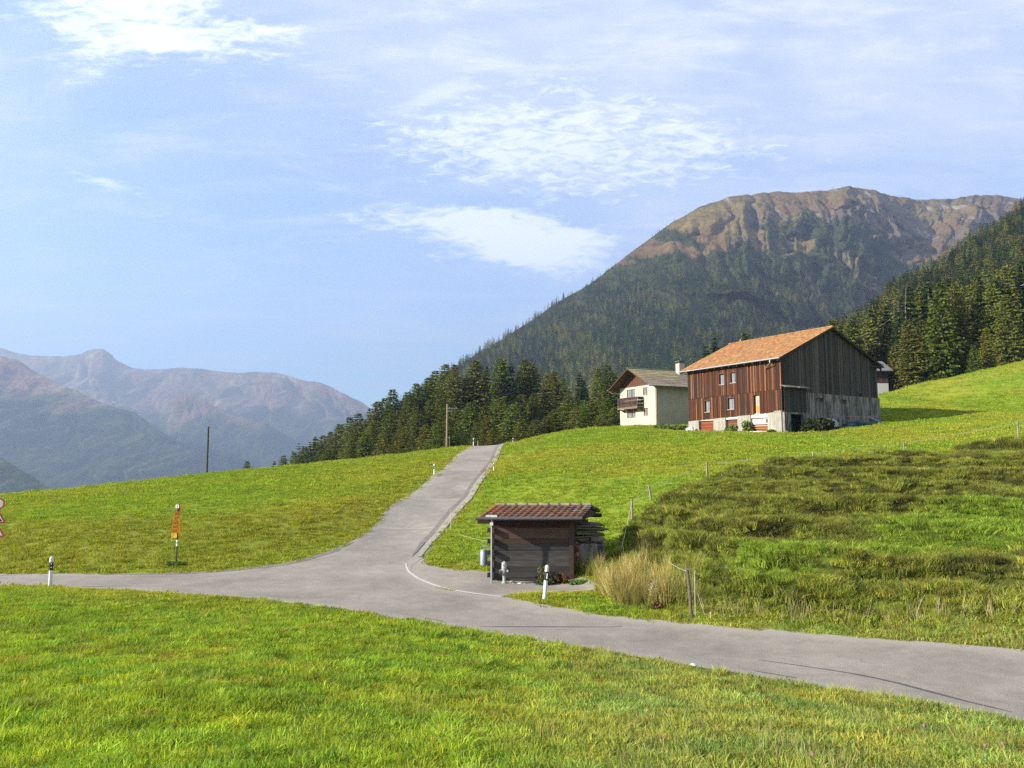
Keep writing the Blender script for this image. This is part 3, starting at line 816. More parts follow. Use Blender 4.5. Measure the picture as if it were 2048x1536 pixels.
def tuft_mesh(name, seed, n, R, h, w, lean, cols, mat=M_blade, hvar=.5, lean_dir=None):
    r = np.random.default_rng(seed)
    a = r.random(n) * 2 * np.pi; q = np.sqrt(r.random(n)) * R
    bx = q * np.cos(a); by = q * np.sin(a)
    hh = h * (1 - hvar + 2 * hvar * r.random(n) * 0.8) * (1 - 0.35 * (q / R) ** 2)
    la = a + r.normal(0, .9, n); ll = lean * hh * (0.3 + r.random(n))
    lx = np.cos(la) * ll; ly = np.sin(la) * ll
    if lean_dir is not None: lx += lean_dir[0] * hh; ly += lean_dir[1] * hh
    fa = r.random(n) * np.pi; ww = w * (0.6 + .8 * r.random(n))
    sx = np.cos(fa) * ww / 2; sy = np.sin(fa) * ww / 2
    V = np.zeros((n, 5, 3))
    V[:, 0] = np.stack([bx - sx, by - sy, -0.02 + 0 * bx], -1); V[:, 1] = np.stack([bx + sx, by + sy, -0.02 + 0 * bx], -1)
    mxx = bx + lx * .35; myy = by + ly * .35
    V[:, 2] = np.stack([mxx + sx * .8, myy + sy * .8, hh * .6], -1); V[:, 3] = np.stack([mxx - sx * .8, myy - sy * .8, hh * .6], -1)
    V[:, 4] = np.stack([bx + lx, by + ly, hh], -1)
    cols = np.array(cols); cc = cols[r.integers(0, len(cols), n)] * (0.8 + .4 * r.random((n, 1)))
    C = np.ones((n, 5, 4)); C[:, :, :3] = cc[:, None]
    i = np.arange(n)[:, None] * 5
    quads = i + np.array([[0, 1, 2, 3]]); tris = i + np.array([[3, 2, 4]])
    return np_mesh(name, V.reshape(-1, 3), quads, mat, {'Col': ('FLOAT_COLOR', C.reshape(-1, 4))}, smooth=False, tris=tris)

def scatter(name, pts, rot, scl, tint, srcs, label, mat=None, idx=None):
    n = len(pts)
    me = bpy.data.meshes.new(name); me.vertices.add(n); me.vertices.foreach_set('co', np.asarray(pts, np.float32).ravel())
    idx = rng.integers(0, len(srcs), n) if idx is None else idx
    scl = np.asarray(scl, float)
    if scl.ndim == 1: scl = np.repeat(scl[:, None], 3, 1)
    for k, dt, key, arr in (('irot', 'FLOAT_VECTOR', 'vector', rot), ('iscl', 'FLOAT_VECTOR', 'vector', scl), ('tint', 'FLOAT_VECTOR', 'vector', tint), ('iidx', 'INT', 'value', idx)):
        at = me.attributes.new(k, dt, 'POINT'); at.data.foreach_set(key, np.asarray(arr).astype(np.int32 if dt == 'INT' else np.float32).ravel())
    if mat: me.materials.append(mat)
    o = bpy.data.objects.new(name, me); COL.objects.link(o)
    ng = bpy.data.node_groups.new(name, 'GeometryNodeTree')
    ng.interface.new_socket('Geometry', in_out='INPUT', socket_type='NodeSocketGeometry')
    ng.interface.new_socket('Geometry', in_out='OUTPUT', socket_type='NodeSocketGeometry')
    N = ng.nodes; L = ng.links
    gi = N.new('NodeGroupInput'); go = N.new('NodeGroupOutput')
    jn = N.new('GeometryNodeJoinGeometry')
    for s in reversed(srcs):
        oi = N.new('GeometryNodeObjectInfo'); oi.inputs['Object'].default_value = s; oi.inputs['As Instance'].default_value = True
        L.new(oi.outputs['Geometry'], jn.inputs[0])
    ip = N.new('GeometryNodeInstanceOnPoints'); ip.inputs['Pick Instance'].default_value = True
    def na(k, dt):
        a = N.new('GeometryNodeInputNamedAttribute'); a.data_type = dt; a.inputs['Name'].default_value = k
        return [s for s in a.outputs if s.enabled and s.name == 'Attribute'][0]
    L.new(gi.outputs[0], ip.inputs['Points']); L.new(jn.outputs[0], ip.inputs['Instance'])
    L.new(na('iidx', 'INT'), ip.inputs['Instance Index']); L.new(na('irot', 'FLOAT_VECTOR'), ip.inputs['Rotation']); L.new(na('iscl', 'FLOAT_VECTOR'), ip.inputs['Scale'])
    L.new(ip.outputs[0], go.inputs[0])
    md = o.modifiers.new('scatter', 'NODES'); md.node_group = ng
    return tag(o, label, kind='stuff')

GREEN = [(1.05, 1.0, .9), (.80, .95, 1.0), (1.2, 1.08, .8), (1.0, 1.0, 1.0), (1.22, 1.05, 1.6), (.65, .82, .9)]
BM = [1.0, 1.0, 1.0]
def sector_pts(dens_fn, d0, d1, n_try, half=0.80, xoff=0.0):
    """points in a widened view sector, density per m2 given by dens_fn(distance)"""
    # sample y with pdf ~ dens(d)*width(d)
    dd = np.linspace(d0, d1, 400); wd = 2 * half * dd + 6; pdf = dens_fn(dd) * wd; tot = float(((pdf[1:] + pdf[:-1]) * .5 * np.diff(dd)).sum())
    n = int(tot); cdf = np.cumsum(pdf); cdf /= cdf[-1]
    y = np.interp(rng.random(n), cdf, dd); x = (rng.random(n) * 2 - 1) * (half * y + 3)
    return x, y
def tint_of(x, y, pas, rd):
    return ground_colour(x, y, pas, rd)
near_src = [tuft_mesh("grass_tuft", 10 + i, 74, .17, .050, .0085, 1.5, GREEN) for i in range(4)]
mid_src = [tuft_mesh("grass_tuft", 20 + i, 60, .26, .050, .018, 1.4, GREEN) for i in range(4)]
far_src = [tuft_mesh("grass_tuft", 30 + i, 55, .55, .08, .04, .9, GREEN) for i in range(3)]

BLOCK = []        # building footprints to keep free: (poly)
def clear_mask(x, y, m):
    for p in BLOCK: m &= sdist(x, y, p) < 0.0
    return m
def lay(name, label, x, y, srcs, s0, sv, boost=1.0, keep=None, rd_min=-0.05, hvar=0.0, pas_want=None, mat=M_blade, tintmul=(1, 1, 1), near_var=False):
    pas, rd = fields(x, y)
    k = rd < rd_min + .28 * np.clip(fbm(x * 1.7, y * 1.7, 3) - .42, 0, 1)
    if pas_want is not None: k &= rng.random(len(x)) < (pas if pas_want else 1 - pas)
    if keep is not None: k &= keep(x, y)
    k = clear_mask(x, y, k)
    x, y, pas, rd = x[k], y[k], pas[k], rd[k]
    z = Hfull(x, y)
    tint = ground_colour(x, y, pas, rd) * boost * np.array(tintmul)
    tint = tint * ((0.45 + 1.1 * rng.random((len(x), 1))) if pas_want else (0.70 + 0.60 * rng.random((len(x), 1)))) * (1 + np.array([.07, 0, 0]) * rng.normal(0, 1, (len(x), 1)))
    if near_var: tint = tint * (0.45 + 1.1 * fbm(x * 2.2 + 9, y * 2.2, 3, .6))[:, None] * (1 + (fbm(x * 1.3 + 50, y * 1.3, 3) - .5)[:, None] * np.array([.5, .0, -.4]))
    s = s0 + sv * rng.random(len(x))
    s *= 0.75 + 0.5 * fbm(x * .9, y * .9, 3)
    ro = np.stack([rng.normal(0, .12, len(x)), rng.normal(0, .12, len(x)), rng.random(len(x)) * 6.28], -1)
    hs = np.stack([s, s, s * (0.65 + 0.9 * fbm(x * .55 + 30, y * .55, 3))], -1)
    print(name, len(x))
    return scatter(name, np.column_stack([x, y, z]), ro, hs, tint, srcs, label, mat)
# tall tufts close to the viewer, shorter further away
x, y = sector_pts(lambda d: np.interp(d, [2.5, 7, 14, 26], [52, 52, 42, 30]), 2.6, 27, 0)
lay("meadow_grass", "thick short grass of the near bank below the camera", x, y, near_src, .9, .5, 1.28, pas_want=False, near_var=True)
x, y = sector_pts(lambda d: np.interp(d, [14, 30, 60, 90], [7, 13, 9, 6]), 15, 92, 0)
lay("meadow_grass", "short grass of the meadows beyond the road", x, y, mid_src, .8, .7, 1.12, pas_want=False)
x, y = sector_pts(lambda d: np.interp(d, [50, 140], [2.2, 1.4]), 50, 140, 0)
lay("meadow_grass", "short grass of the far meadow crests", x, y, far_src, .7, .7, 1.1, keep=lambda x, y: x > -70, pas_want=False)
# darker clumps (clover, dock) and longer bents in the near bank
clump_src = [tuft_mesh("weed_clump", 40 + i, 60, .16, .11, .022, .9, [(.75, .95, 1.0), (.6, .85, 1.0), (.9, 1.0, .9)]) for i in range(2)]
x, y = sector_pts(lambda d: np.interp(d, [3, 28], [3.2, 1.6]), 3, 30, 0)
lay("broadleaf_weeds", "darker broad leaved weeds among the near grass", x, y, clump_src, .45, .55, .95, keep=lambda x, y: fbm(x * .8, y * .8, 3) > .50, pas_want=False)
bent_src = [tuft_mesh("bent_grass", 50 + i, 26, .16, .17, .005, .6, [(1.3, 1.15, 2.0), (1.1, 1.1, 1.2), (1.6, 1.2, 3.0)]) for i in range(3)]
x, y = sector_pts(lambda d: np.interp(d, [3, 24], [9, 3]), 2.6, 24, 0)
lay("bent_grass", "longer pale bents standing in the near bank", x, y, bent_src, .6, .6, 1.1, keep=lambda x, y: (fbm(x * .5 + 70, y * .5, 3) + .04 * x / np.maximum(y, 1) * 2) > .50, pas_want=False)
big_src = [tuft_mesh("leafy_tuft", 150 + i, 60, .13, .20, .012, .9, [(1.0, 1.05, .9), (.8, 1.0, .8), (1.25, 1.2, 1.2)]) for i in range(3)]
x, y = sector_pts(lambda d: .9 + 0 * d, 4, 24, 0)
lay("grass_clumps", "longer bright tufts scattered over the near bank", x, y, big_src, .5, .6, 1.25, keep=lambda x, y: fbm(x * .9 + 33, y * .9, 3) > .5, pas_want=False)
rust_src = [tuft_mesh("withered_tuft", 160 + i, 40, .12, .09, .009, 1.2, [(.34, .20, .05), (.30, .15, .04), (.36, .28, .10)], M_dryblade) for i in range(2)]
x, y = sector_pts(lambda d: .7 + 0 * d, 4, 26, 0); pz, rz_ = fields(x, y); k = (rz_ < -.1) & (fbm(x * .6 + 90, y * .6, 3) > .5); x, y = x[k], y[k]
scatter("withered_grass", np.column_stack([x, y, Hfull(x, y)]), np.stack([0 * x, 0 * x, rng.random(len(x)) * 6], -1), .6 + .7 * rng.random(len(x)), np.ones((len(x), 3)), rust_src, "small orange brown withered tufts in the near bank", M_dryblade)
# rough pasture
rough_src = [tuft_mesh("tussock", 60 + i, 90, .22, .12, .014, 1.3, [(1.0, 1.0, 1.0), (1.15, 1.05, .9), (.8, .9, .9), (1.35, 1.1, 1.7)]) for i in range(4)]
x, y = sector_pts(lambda d: np.interp(d, [14, 50], [44, 26]), 14, 50, 0, half=.9)
kk = (x > 3)
lay("rough_pasture_grass", "tufted olive grass on the steep terraced pasture", x[kk], y[kk], rough_src, .85, .5, 1.1, pas_want=True)
x, y = sector_pts(lambda d: 3.0 + 0 * d, 16, 50, 0, half=1.0); kk = x > 4
lay("rough_pasture_grass", "clumps of longer tufted grass on the terraced pasture", x[kk], y[kk], rough_src, 1.0, 1.1, 1.15, keep=lambda x, y: fbm(x * .7 + 4, y * .9, 3) > .52, pas_want=True)

# tall dry grass
straw_src = [tuft_mesh("dry_grass", 70 + i, 46, .20, .85, .010, .28, [(.42, .33, .13), (.36, .31, .10), (.26, .26, .06), (.5, .42, .22), (.30, .20, .08)], M_dryblade, hvar=.3) for i in range(4)]
gs = [tuft_mesh("reed_grass", 80 + i, 50, .22, .7, .010, .38, [(.20, .24, .04), (.26, .26, .06), (.33, .29, .1), (.15, .16, .04)], M_dryblade, hvar=.3) for i in range(3)]
def tall(name, label, polys, n, srcs, s0, sv):
    X = []
    for poly, k, sc in polys:
        poly = xy_of(poly); lo, hi = poly.min(0), poly.max(0); q = lo + (hi - lo) * rng.random((k * 6, 2))
        q = q[sdist(q[:, 0], q[:, 1], poly) > 0][:k]; X.append(np.column_stack([q, np.full(len(q), sc)]))
    q = np.vstack(X); pas, rd = fields(q[:, 0], q[:, 1]); q = q[rd < -0.15]
    z = Hfull(q[:, 0], q[:, 1]); n = len(q)
    s = (s0 + sv * rng.random(n)) * q[:, 2]
    ro = np.stack([rng.normal(0, .18, n), rng.normal(0.06, .18, n), rng.random(n) * 6.28], -1)
    tint = (0.5 + .95 * rng.random((n, 1))) * np.array([[1.0, 1.0, 1.0]]) * (0.6 + .8 * fbm(q[:, 0] * 1.5, q[:, 1] * 1.5, 3))[:, None]
    return scatter(name, np.column_stack([q[:, :2], z]), ro, np.stack([s * .9, s * .9, s], -1), tint, srcs, label, M_dryblade)
clumpA = [(1200, 1185, 24.3), (1195, 1165, 25.4), (1225, 1160, 25.6), (1290, 1172, 24.6), (1350, 1190, 23.0), (1380, 1212, 21.6), (1310, 1228, 21.2), (1240, 1214, 22.2)]
clumpL = [(1200, 1185, 24.3), (1192, 1165, 25.4), (1225, 1158, 25.8), (1290, 1168, 24.8), (1335, 1190, 23.2), (1330, 1228, 21.2), (1240, 1216, 22.2)]
tall("tall_dry_grass", "tall straw coloured grass clump at the roadside right of the hut", [(clumpL, 190, 1.0), (clumpA, 50, .9)], 0, straw_src, .45, .75)
tall("tall_green_grass", "tall green grass inside the straw clump by the fence", [(clumpA, 240, .85), ([(1330, 1180, 23.4), (1400, 1195, 22.3), (1400, 1222, 20.9), (1330, 1222, 21.4)], 70, .9)], 0, gs, .65, .4)
hutg = [(1120, 1160, 26.3), (1148, 1158, 26.6), (1200, 1155, 26.8), (1215, 1160, 26.0), (1190, 1166, 25.7), (1140, 1161, 26.1)]
tall("tall_green_grass", "tall weeds against the right end of the hut", [(hutg, 60, .8), ([(1145, 1150, 27.2), (1200, 1150, 27.2), (1205, 1140, 28.5), (1150, 1140, 28.5)], 40, .9)], 0, gs + straw_src[:1], .7, .5)
edgeg = [(1400, 1238, 20.2), (1700, 1258, 18.8), (2048, 1252, 17.7), (2400, 1290, 15.6), (2400, 1270, 16.0), (2048, 1232, 18.1), (1700, 1244, 19.3), (1400, 1226, 20.6)]
tall("dry_stalks", "sparse pale stalks along the foot of the terraced pasture", [(edgeg, 210, .62), (clumpA, 20, 1)], 0, [tuft_mesh("dry_stalk", 90 + i, 9, .18, .95, .008, .3, [(.45, .38, .2), (.5, .42, .24), (.36, .33, .14)], M_dryblade, hvar=.4) for i in range(3)], .5, .6)

# ------------------------------------------------------------------ conifers
def m_needles(name, inst):
    m, t, b, out = new_mat(name)
    c = t.attr('Col')[0]
    if inst:
        tn = t.attr('tint', 'INSTANCER')[0]
    else:
        tn = t.node('ShaderNodeObjectInfo').outputs['Color']
    c = t.mix(1.0, c, tn, 'MULTIPLY')
    t.put(b.inputs['Base Color'], c)
    b.inputs['Roughness'].default_value = 0.9; b.inputs['Specular IOR Level'].default_value = 0.1
    tr = t.node('ShaderNodeBsdfTranslucent'); t.put(tr.inputs[0], c)
    ms = t.node('ShaderNodeMixShader'); ms.inputs[0].default_value = 0.25
    t.l.new(b.outputs[0], ms.inputs[1]); t.l.new(tr.outputs[0], ms.inputs[2]); t.l.new(ms.outputs[0], out.inputs[0])
    return m
M_need = m_needles("needles", False); M_needi = m_needles("forest_needles", True)
M_bark = simple_mat("bark", (0.11, 0.085, 0.065), 0.95, var=.4, scale=3, bump=.4)
def crown_arrays(seed, kind, levels, nb, ns, sp=1.0):
    """crown of a 20 m tree as spray quads"""
    r = np.random.default_rng(seed); V = []; C = []
    H = 20.0
    z0 = {'spruce': 1.2, 'larch': 1.6, 'young': .5}[kind]
    soft = kind != 'spruce'
    for li in range(levels):
        t = (li + r.random() * .7) / levels
        z = z0 + (H - z0) * t ** 0.92
        if kind == 'spruce': R = 3.5 * (1 - t) ** 0.80 * (0.85 + .3 * r.random()) + .15
        elif kind == 'larch': R = 3.9 * (1 - t) ** 0.50 * (0.55 + .45 * min(1, t * 3.5)) * (0.80 + .35 * r.random()) + .25
        else: R = 5.6 * (1 - t) ** 0.60 * (0.55 + .45 * min(1, t * 4)) * (0.75 + .4 * r.random()) + .2
        k = max(4, int(nb * (0.5 + .6 * (1 - t))))
        for b in range(k):
            zz = z + (r.normal(0, .75) if soft else r.normal(0, .15)) * max(0, 1 - t * 1.05)
            a = 2 * math.pi * (b + r.random() * .9) / k + li * 1.3
            L = R * (0.62 + .5 * r.random())
            pit = {'spruce': -.28, 'larch': .02, 'young': .12}[kind] * (1 - .6 * t) + r.normal(0, .10)
            dirv = np.array([math.cos(a) * math.cos(pit), math.sin(a) * math.cos(pit), math.sin(pit)])
            side = np.array([-math.sin(a), math.cos(a), 0.0])
            m = max(2, int(ns * (0.4 + .6 * L / (R + .1)) * (0.55 + .45 * (1 - t))))
            for s in range(m):
                f = (s + r.random() * .8) / m
                f = .22 + .82 * f
                p = dirv * L * f; p[2] += -0.10 * (L * f) ** 1.3 * {'spruce': .55, 'larch': .15, 'young': .1}[kind]
                sl = (0.75 + .55 * r.random()) * (1.15 - .45 * f) * sp * (0.6 + .4 * (1 - t)) * (.80 if soft else .95)
                da = dirv + side * r.normal(0, .75) + np.array([0, 0, r.normal(-.15, .30)]); da /= np.linalg.norm(da)
                sd = np.cross(da, r.normal(0, 1, 3)); sd /= np.linalg.norm(sd) + 1e-9
                w = sl * (.26 + .16 * r.random())
                q = np.array([0, 0, zz]) + p + side * r.normal(0, .16) * L * .4
                V.append([q - da * sl * .35, q + sd * w, q + da * sl * .65 + np.array([0, 0, -.10 * sl]), q - sd * w])
                g = 0.68 + .64 * r.random()
                if kind == 'spruce': c = np.array([.022, .036, .013]) * g
                else: c = np.array([.092, .114, .022]) * g * (1 + np.array([.4, .12, .0]) * (r.random() < .12))
                C.append(c)
    V = np.array(V); C = np.array(C)
    return V, C
def crown_mesh(name, seed, kind, levels, nb, ns, mat, sp=1.0, trunk=False):
    V, C = crown_arrays(seed, kind, levels, nb, ns, sp); n = len(V)
    quads = np.arange(n * 4).reshape(-1, 4); verts = V.reshape(-1, 3); cc = np.ones((n * 4, 4)); cc[:, :3] = np.repeat(C, 4, 0)
    if trunk:
        tv = []; 
        for z, rr_ in ((-1.5, .30), (10, .16), (19, .03)):
            for k in range(4): tv.append([rr_ * math.cos(k * math.pi / 2), rr_ * math.sin(k * math.pi / 2), z])
        tq = [[l * 4 + k, l * 4 + (k + 1) % 4, l * 4 + 4 + (k + 1) % 4, l * 4 + 4 + k] for l in range(2) for k in range(4)]
        quads = np.vstack([quads, np.array(tq) + len(verts)]); verts = np.vstack([verts, tv]); cc = np.vstack([cc, np.tile([.05, .04, .03, 1], (12, 1))])
    return np_mesh(name, verts, quads, mat, {'Col': ('FLOAT_COLOR', cc)}, smooth=False)
def tree_proto(kind, seed):
    nm = {'spruce': 'spruce_tree', 'larch': 'larch_tree', 'young': 'larch_tree'}[kind]
    t = bpy.data.objects.new(nm, None)
    cr = crown_mesh("crown", seed, kind, 30 if kind == 'spruce' else (46 if kind == 'larch' else 34), 15 if kind == 'spruce' else 18, 9 if kind == 'spruce' else 12, M_need, 1.0); cr.parent = t
    mb = MB(); bend = [(0.25 * math.sin(seed + z * .2), 0.2 * math.cos(seed * 2 + z * .15)) for z in (-1.5, 5, 11, 16, 19.6)]
    mb.tube([(bx - bend[0][0], by - bend[0][1], z) for (bx, by), z in zip(bend, (-1.5, 5, 11, 16, 19.6))], [.34, .26, .18, .10, .03], 7, (1, 1, 1))
    rl = random.Random(seed)
    for k in range(10 if kind != 'spruce' else 6):
        z = 3 + k * 1.3; a = rl.random() * 6.28; L = rl.uniform(1.2, 2.4) * (1 - z / 24)
        mb.tube([(0, 0, z), (math.cos(a) * L, math.sin(a) * L, z + .1 * L)], [.05, .015], 4)
    me = bpy.data.meshes.new("trunk"); me.from_pydata(mb.v, [], mb.f); me.materials.append(M_bark)
    tk = bpy.data.objects.new("trunk", me); tk.parent = t
    return t
PROTO = {'spruce': [tree_proto('spruce', 100 + i) for i in range(4)], 'larch': [tree_proto('larch', 110 + i) for i in range(5)], 'young': [tree_proto('young', 120 + i) for i in range(2)]}
TREES = []
def place_label(kind, x, y, z, h):
    d = y * CP + (z + h - CZ) * SP; px = CX + F * x / d; py = CY - F * ((z + h - CZ) * CP - y * SP) / d
    nm = {'spruce': 'dark spruce', 'larch': 'olive larch', 'young': 'bushy larch'}[kind]
    if px < 1420:
        sz = 'tall' if h > 18 else ('middle sized' if h > 12 else 'low')
        row = 'front row' if y < 172 else 'back row'
        w = "at the stand's far left end" if px < 690 else "left of the crossarm pole" if px < 830 else "around the crossarm pole" if px < 935 else "above the road crest" if px < 1030 else "just right of the road crest" if px < 1130 else "next to the white house"
        return f"{sz} {nm} in the {row} {w}"
    row = 'high on the slope' if py < 560 else ('halfway up the slope' if py < 640 else 'low on the slope')
    w = "over the barn roof" if px < 1660 else "behind the barn's gable" if px < 1745 else "above the grey chalet" if px < 1830 else "above the right meadow" if px < 1930 else "towards the right frame edge"
    return f"{nm} {row} {w}"
def put_tree(kind, x, y, z, h, wide, tint, label, group):
    src = random.choice(PROTO[kind])
    r = bpy.data.objects.new(src.name.split('.')[0], None); COL.objects.link(r)
    r.empty_display_size = 1
    s = h / 20.0
    r.location = (x, y, z); r.scale = (s * wide, s * wide, s); r.rotation_euler = (random.gauss(0, .025), random.gauss(0, .025), random.random() * 6.28)
    for ch in src.children:
        c = ch.copy(); COL.objects.link(c); c.parent = r
        if ch.name.startswith('crown'): c.color = (*tint, 1)
    if group: label = place_label(kind, x, y, z, h)
    tag(r, label, "tree", group); TREES.append(r); return r
def tcol(kind, r=random):
    g = r.uniform(.8, 1.25)
    if kind == 'spruce': return (g * r.uniform(.8, 1.2), g, g * r.uniform(.8, 1.1))
    y = r.random()
    return (g * (0.85 + .38 * y), g * (1.0 - .03 * y), g * (0.9 + .2 * y))
GS = "conifers standing behind the road crest"; GR = "conifers on the wooded slope behind the barn"
LS = {'spruce': "dark green spruce in the stand behind the road crest", 'larch': "olive green larch in the stand behind the road crest", 'young': "low bushy larch at the front edge of the stand behind the crest"}
LR = {'spruce': "dark spruce on the wooded slope right of the barn", 'larch': "yellowish larch on the wooded slope right of the barn", 'young': "bushy larch on the wooded slope right of the barn"}
explicit = [(550, 922, 235, 'spruce'), (570, 912, 240, 'larch'), (588, 905, 230, 'larch'), (606, 893, 238, 'larch'), (620, 884, 250, 'spruce'), (632, 873, 245, 'spruce'), (648, 872, 228, 'larch'), (665, 864, 225, 'larch'), (679, 849, 222, 'larch'),
            (700, 835, 218, 'larch'), (717, 828, 214, 'larch'), (734, 817, 220, 'spruce'), (750, 803, 208, 'larch'), (768, 797, 214, 'larch'), (784, 780, 206, 'larch'), (800, 783, 215, 'spruce'), (815, 785, 200, 'larch'),
            (831, 768, 204, 'larch'), (852, 756, 206, 'larch'), (869, 742, 212, 'larch'), (886, 730, 204, 'larch'), (903, 730, 200, 'larch'), (932, 757, 205, 'larch'), (953, 722, 202, 'larch'), (969, 733, 206, 'spruce'),
            (1001, 719, 200, 'larch'), (1010, 735, 196, 'spruce'), (1024, 726, 195, 'spruce'), (1033, 748, 192, 'spruce'), (1051, 720, 200, 'larch'), (1068, 726, 202, 'larch'), (1078, 740, 196, 'spruce'), (1090, 752, 192, 'larch'),
            (1112, 744, 225, 'larch'), (1130, 755, 232, 'larch'), (1161, 745, 214, 'spruce'), (1175, 755, 218, 'spruce'), (1199, 737, 210, 'larch'), (1214, 731, 206, 'larch'), (1228, 748, 212, 'larch'), (1250, 760, 215, 'spruce'),
            (1275, 750, 240, 'larch'), (1340, 742, 250, 'larch'),
            (600, 912, 150, 'larch'), (655, 900, 148, 'larch'), (700, 880, 150, 'larch'), (730, 868, 146, 'larch'), (765, 862, 142, 'young'), (793, 870, 138, 'larch'), (824, 878, 132, 'young'), (890, 806, 118, 'young'), (872, 838, 122, 'young'), (915, 840, 124, 'young'),
            (939, 806, 140, 'larch'), (955, 845, 132, 'larch'), (973, 836, 130, 'larch'), (1018, 816, 134, 'larch'), (1030, 806, 138, 'larch'), (1045, 838, 130, 'larch'), (1068, 840, 128, 'larch'), (1092, 833, 130, 'larch'), (1110, 820, 134, 'larch'), (1136, 792, 138, 'larch'),
            (1150, 815, 132, 'young'), (1170, 818, 130, 'larch'), (1188, 806, 136, 'larch'), (1200, 824, 128, 'young'), (1217, 797, 134, 'larch'), (1232, 815, 130, 'larch'), (1003, 850, 126, 'young'), (985, 858, 124, 'larch'), (900, 862, 120, 'larch'), (848, 850, 128, 'larch'), (808, 855, 136, 'larch'), (860, 800, 160, 'larch'), (832, 815, 158, 'larch'), (745, 845, 165, 'larch'), (780, 830, 168, 'larch')]
SPECIAL = {(890, 806): "big bushy green larch directly behind the pole with crossarm", (1024, 726): "tall dark spruce with the sharpest top right above the road crest",
           (550, 922): "small dark spruce, the outermost on the left end of the stand", (1214, 731): "tall larch whose top stands just left of the white house's roof",
           (903, 730): "large round topped larch where the stand meets the sky", (953, 722): "tall thin larch rising alone above the crest pole's tree"}
for px, py, d, k in explicit:
    x, y = XY(px, d); zt = zpx(py, d); zg = float(Hbase(np.array([x]), np.array([y]))[0]) - .4
    h = max(zt - zg, 6.0)
    wide = {'spruce': random.uniform(.95, 1.2), 'larch': random.uniform(1.05, 1.5), 'young': random.uniform(1.05, 1.3)}[k]
    if h < 13: wide *= 1.25
    lab = SPECIAL.get((px, py), LS[k])
    put_tree(k, x, y, zg, h * 1.01, wide, tcol(k), lab, GS if lab in LS.values() else None)
# the rest of the stand, lower than the skyline trees
for i in range(62):
    px = random.uniform(600, 1235); d = random.uniform(140, 200)
    top = np.interp(px, [600, 700, 800, 900, 1240], [920, 868, 815, 775, 775]) + random.uniform(2, 45)
    x, y = XY(px, d); zg = float(Hbase(np.array([x]), np.array([y]))[0]) - .4; h = min(max(zpx(top, d) - zg, 7), 24)
    k = 'spruce' if random.random() < (.45 if px > 960 else .2) else 'larch'
    put_tree(k, x, y, zg, h, random.uniform(1.1, 1.5), tcol(k), LS[k], GS)

def surf_sample(G, n, dens=None):
    """n points spread evenly by ground area over a lofted surface"""
    a = G[:-1, :-1]; e1 = G[:-1, 1:] - a; e2 = G[1:, :-1] - a
    ar = np.abs(e1[..., 0] * e2[..., 1] - e1[..., 1] * e2[..., 0])
    if dens is not None: ar = ar * dens[:-1, :-1]
    p = ar.ravel() / ar.sum(); k = rng.choice(len(p), n, p=p)
    i, j = np.divmod(k, ar.shape[1]); u = rng.random((n, 1)); v = rng.random((n, 1))
    return a[i, j] + e1[i, j] * u + e2[i, j] * v, i, j
def px_of(p):
    X, Y, Z = p[..., 0], p[..., 1], p[..., 2] - CZ
    dp = Y * CP + Z * SP; up = -Y * SP + Z * CP
    return CX + F * X / dp, CY - F * up / dp
# trees one can tell apart on the slope behind the barn: the nearest ones
tt = np.linspace(0, 1, Gr.shape[0])[:, None] + 0 * Gr[..., 0]
pts, ii, jj = surf_sample(Gr, 6200)
qx, qy = px_of(pts)
clear_ch = (qx > 1725) & (qx < 1800) & (pts[:, 1] < 172)
near_sel = (qx > 1500) & (qx < 2100) & (pts[:, 1] < 330) & ~clear_ch
order = np.where(near_sel)[0]; order = order[np.argsort(pts[order, 1])][:175]
kindr = rng.random(len(pts))
for i_ in order:
    k = 'spruce' if (kindr[i_] < .5 + .2 * (pts[i_, 1] > 230)) else 'larch'
    p = pts[i_]; h = random.uniform(14, 23)
    put_tree(k, p[0], p[1], p[2] - .5, h, random.uniform(.85, 1.25), tcol(k), LR[k], GR)
for px, py, d, k, lab in [(1438, 673, 150, 'spruce', "dark spruce poking up behind the left part of the barn roof"), (1420, 690, 155, 'spruce', "small dark spruce tip left of the one behind the barn roof"), (1494, 664, 160, 'larch', "pale larch peeping over the middle of the barn roof"),
                     (1985, 655, 132, 'larch', "ochre larch standing at the right meadow crest, taller of two neighbours"), (1962, 690, 130, 'larch', "slim lower ochre larch beside the taller one at the right meadow crest"), (2030, 590, 138, 'larch', "tall bare stemmed larch at the right frame edge"),
                     (1915, 700, 140, 'spruce', "dark spruce just above the right meadow crest"), (1885, 690, 146, 'spruce', LR['spruce']), (1835, 705, 148, 'spruce', LR['spruce']), (1800, 690, 152, 'larch', LR['larch']), (1850, 640, 150, 'larch', LR['larch']), (1930, 575, 150, 'larch', LR['larch']), (1860, 575, 160, 'larch', LR['larch']),
                     (1780, 650, 165, 'spruce', LR['spruce']), (1750, 640, 170, 'larch', LR['larch']), (1740, 660, 180, 'larch', LR['larch']), (1700, 655, 175, 'larch', LR['larch']), (1720, 640, 180, 'spruce', LR['spruce'])]:
    x, y = XY(px, d); zg = float(Hbase(np.array([x]), np.array([y]))[0]) - 1.0; zt = zpx(py, d)
    h = min(max(zt - zg, 9), 26)
    put_tree(k, x, y, zt - h, h, 1.0, tcol(k), lab, GR if lab in LR.values() else None)
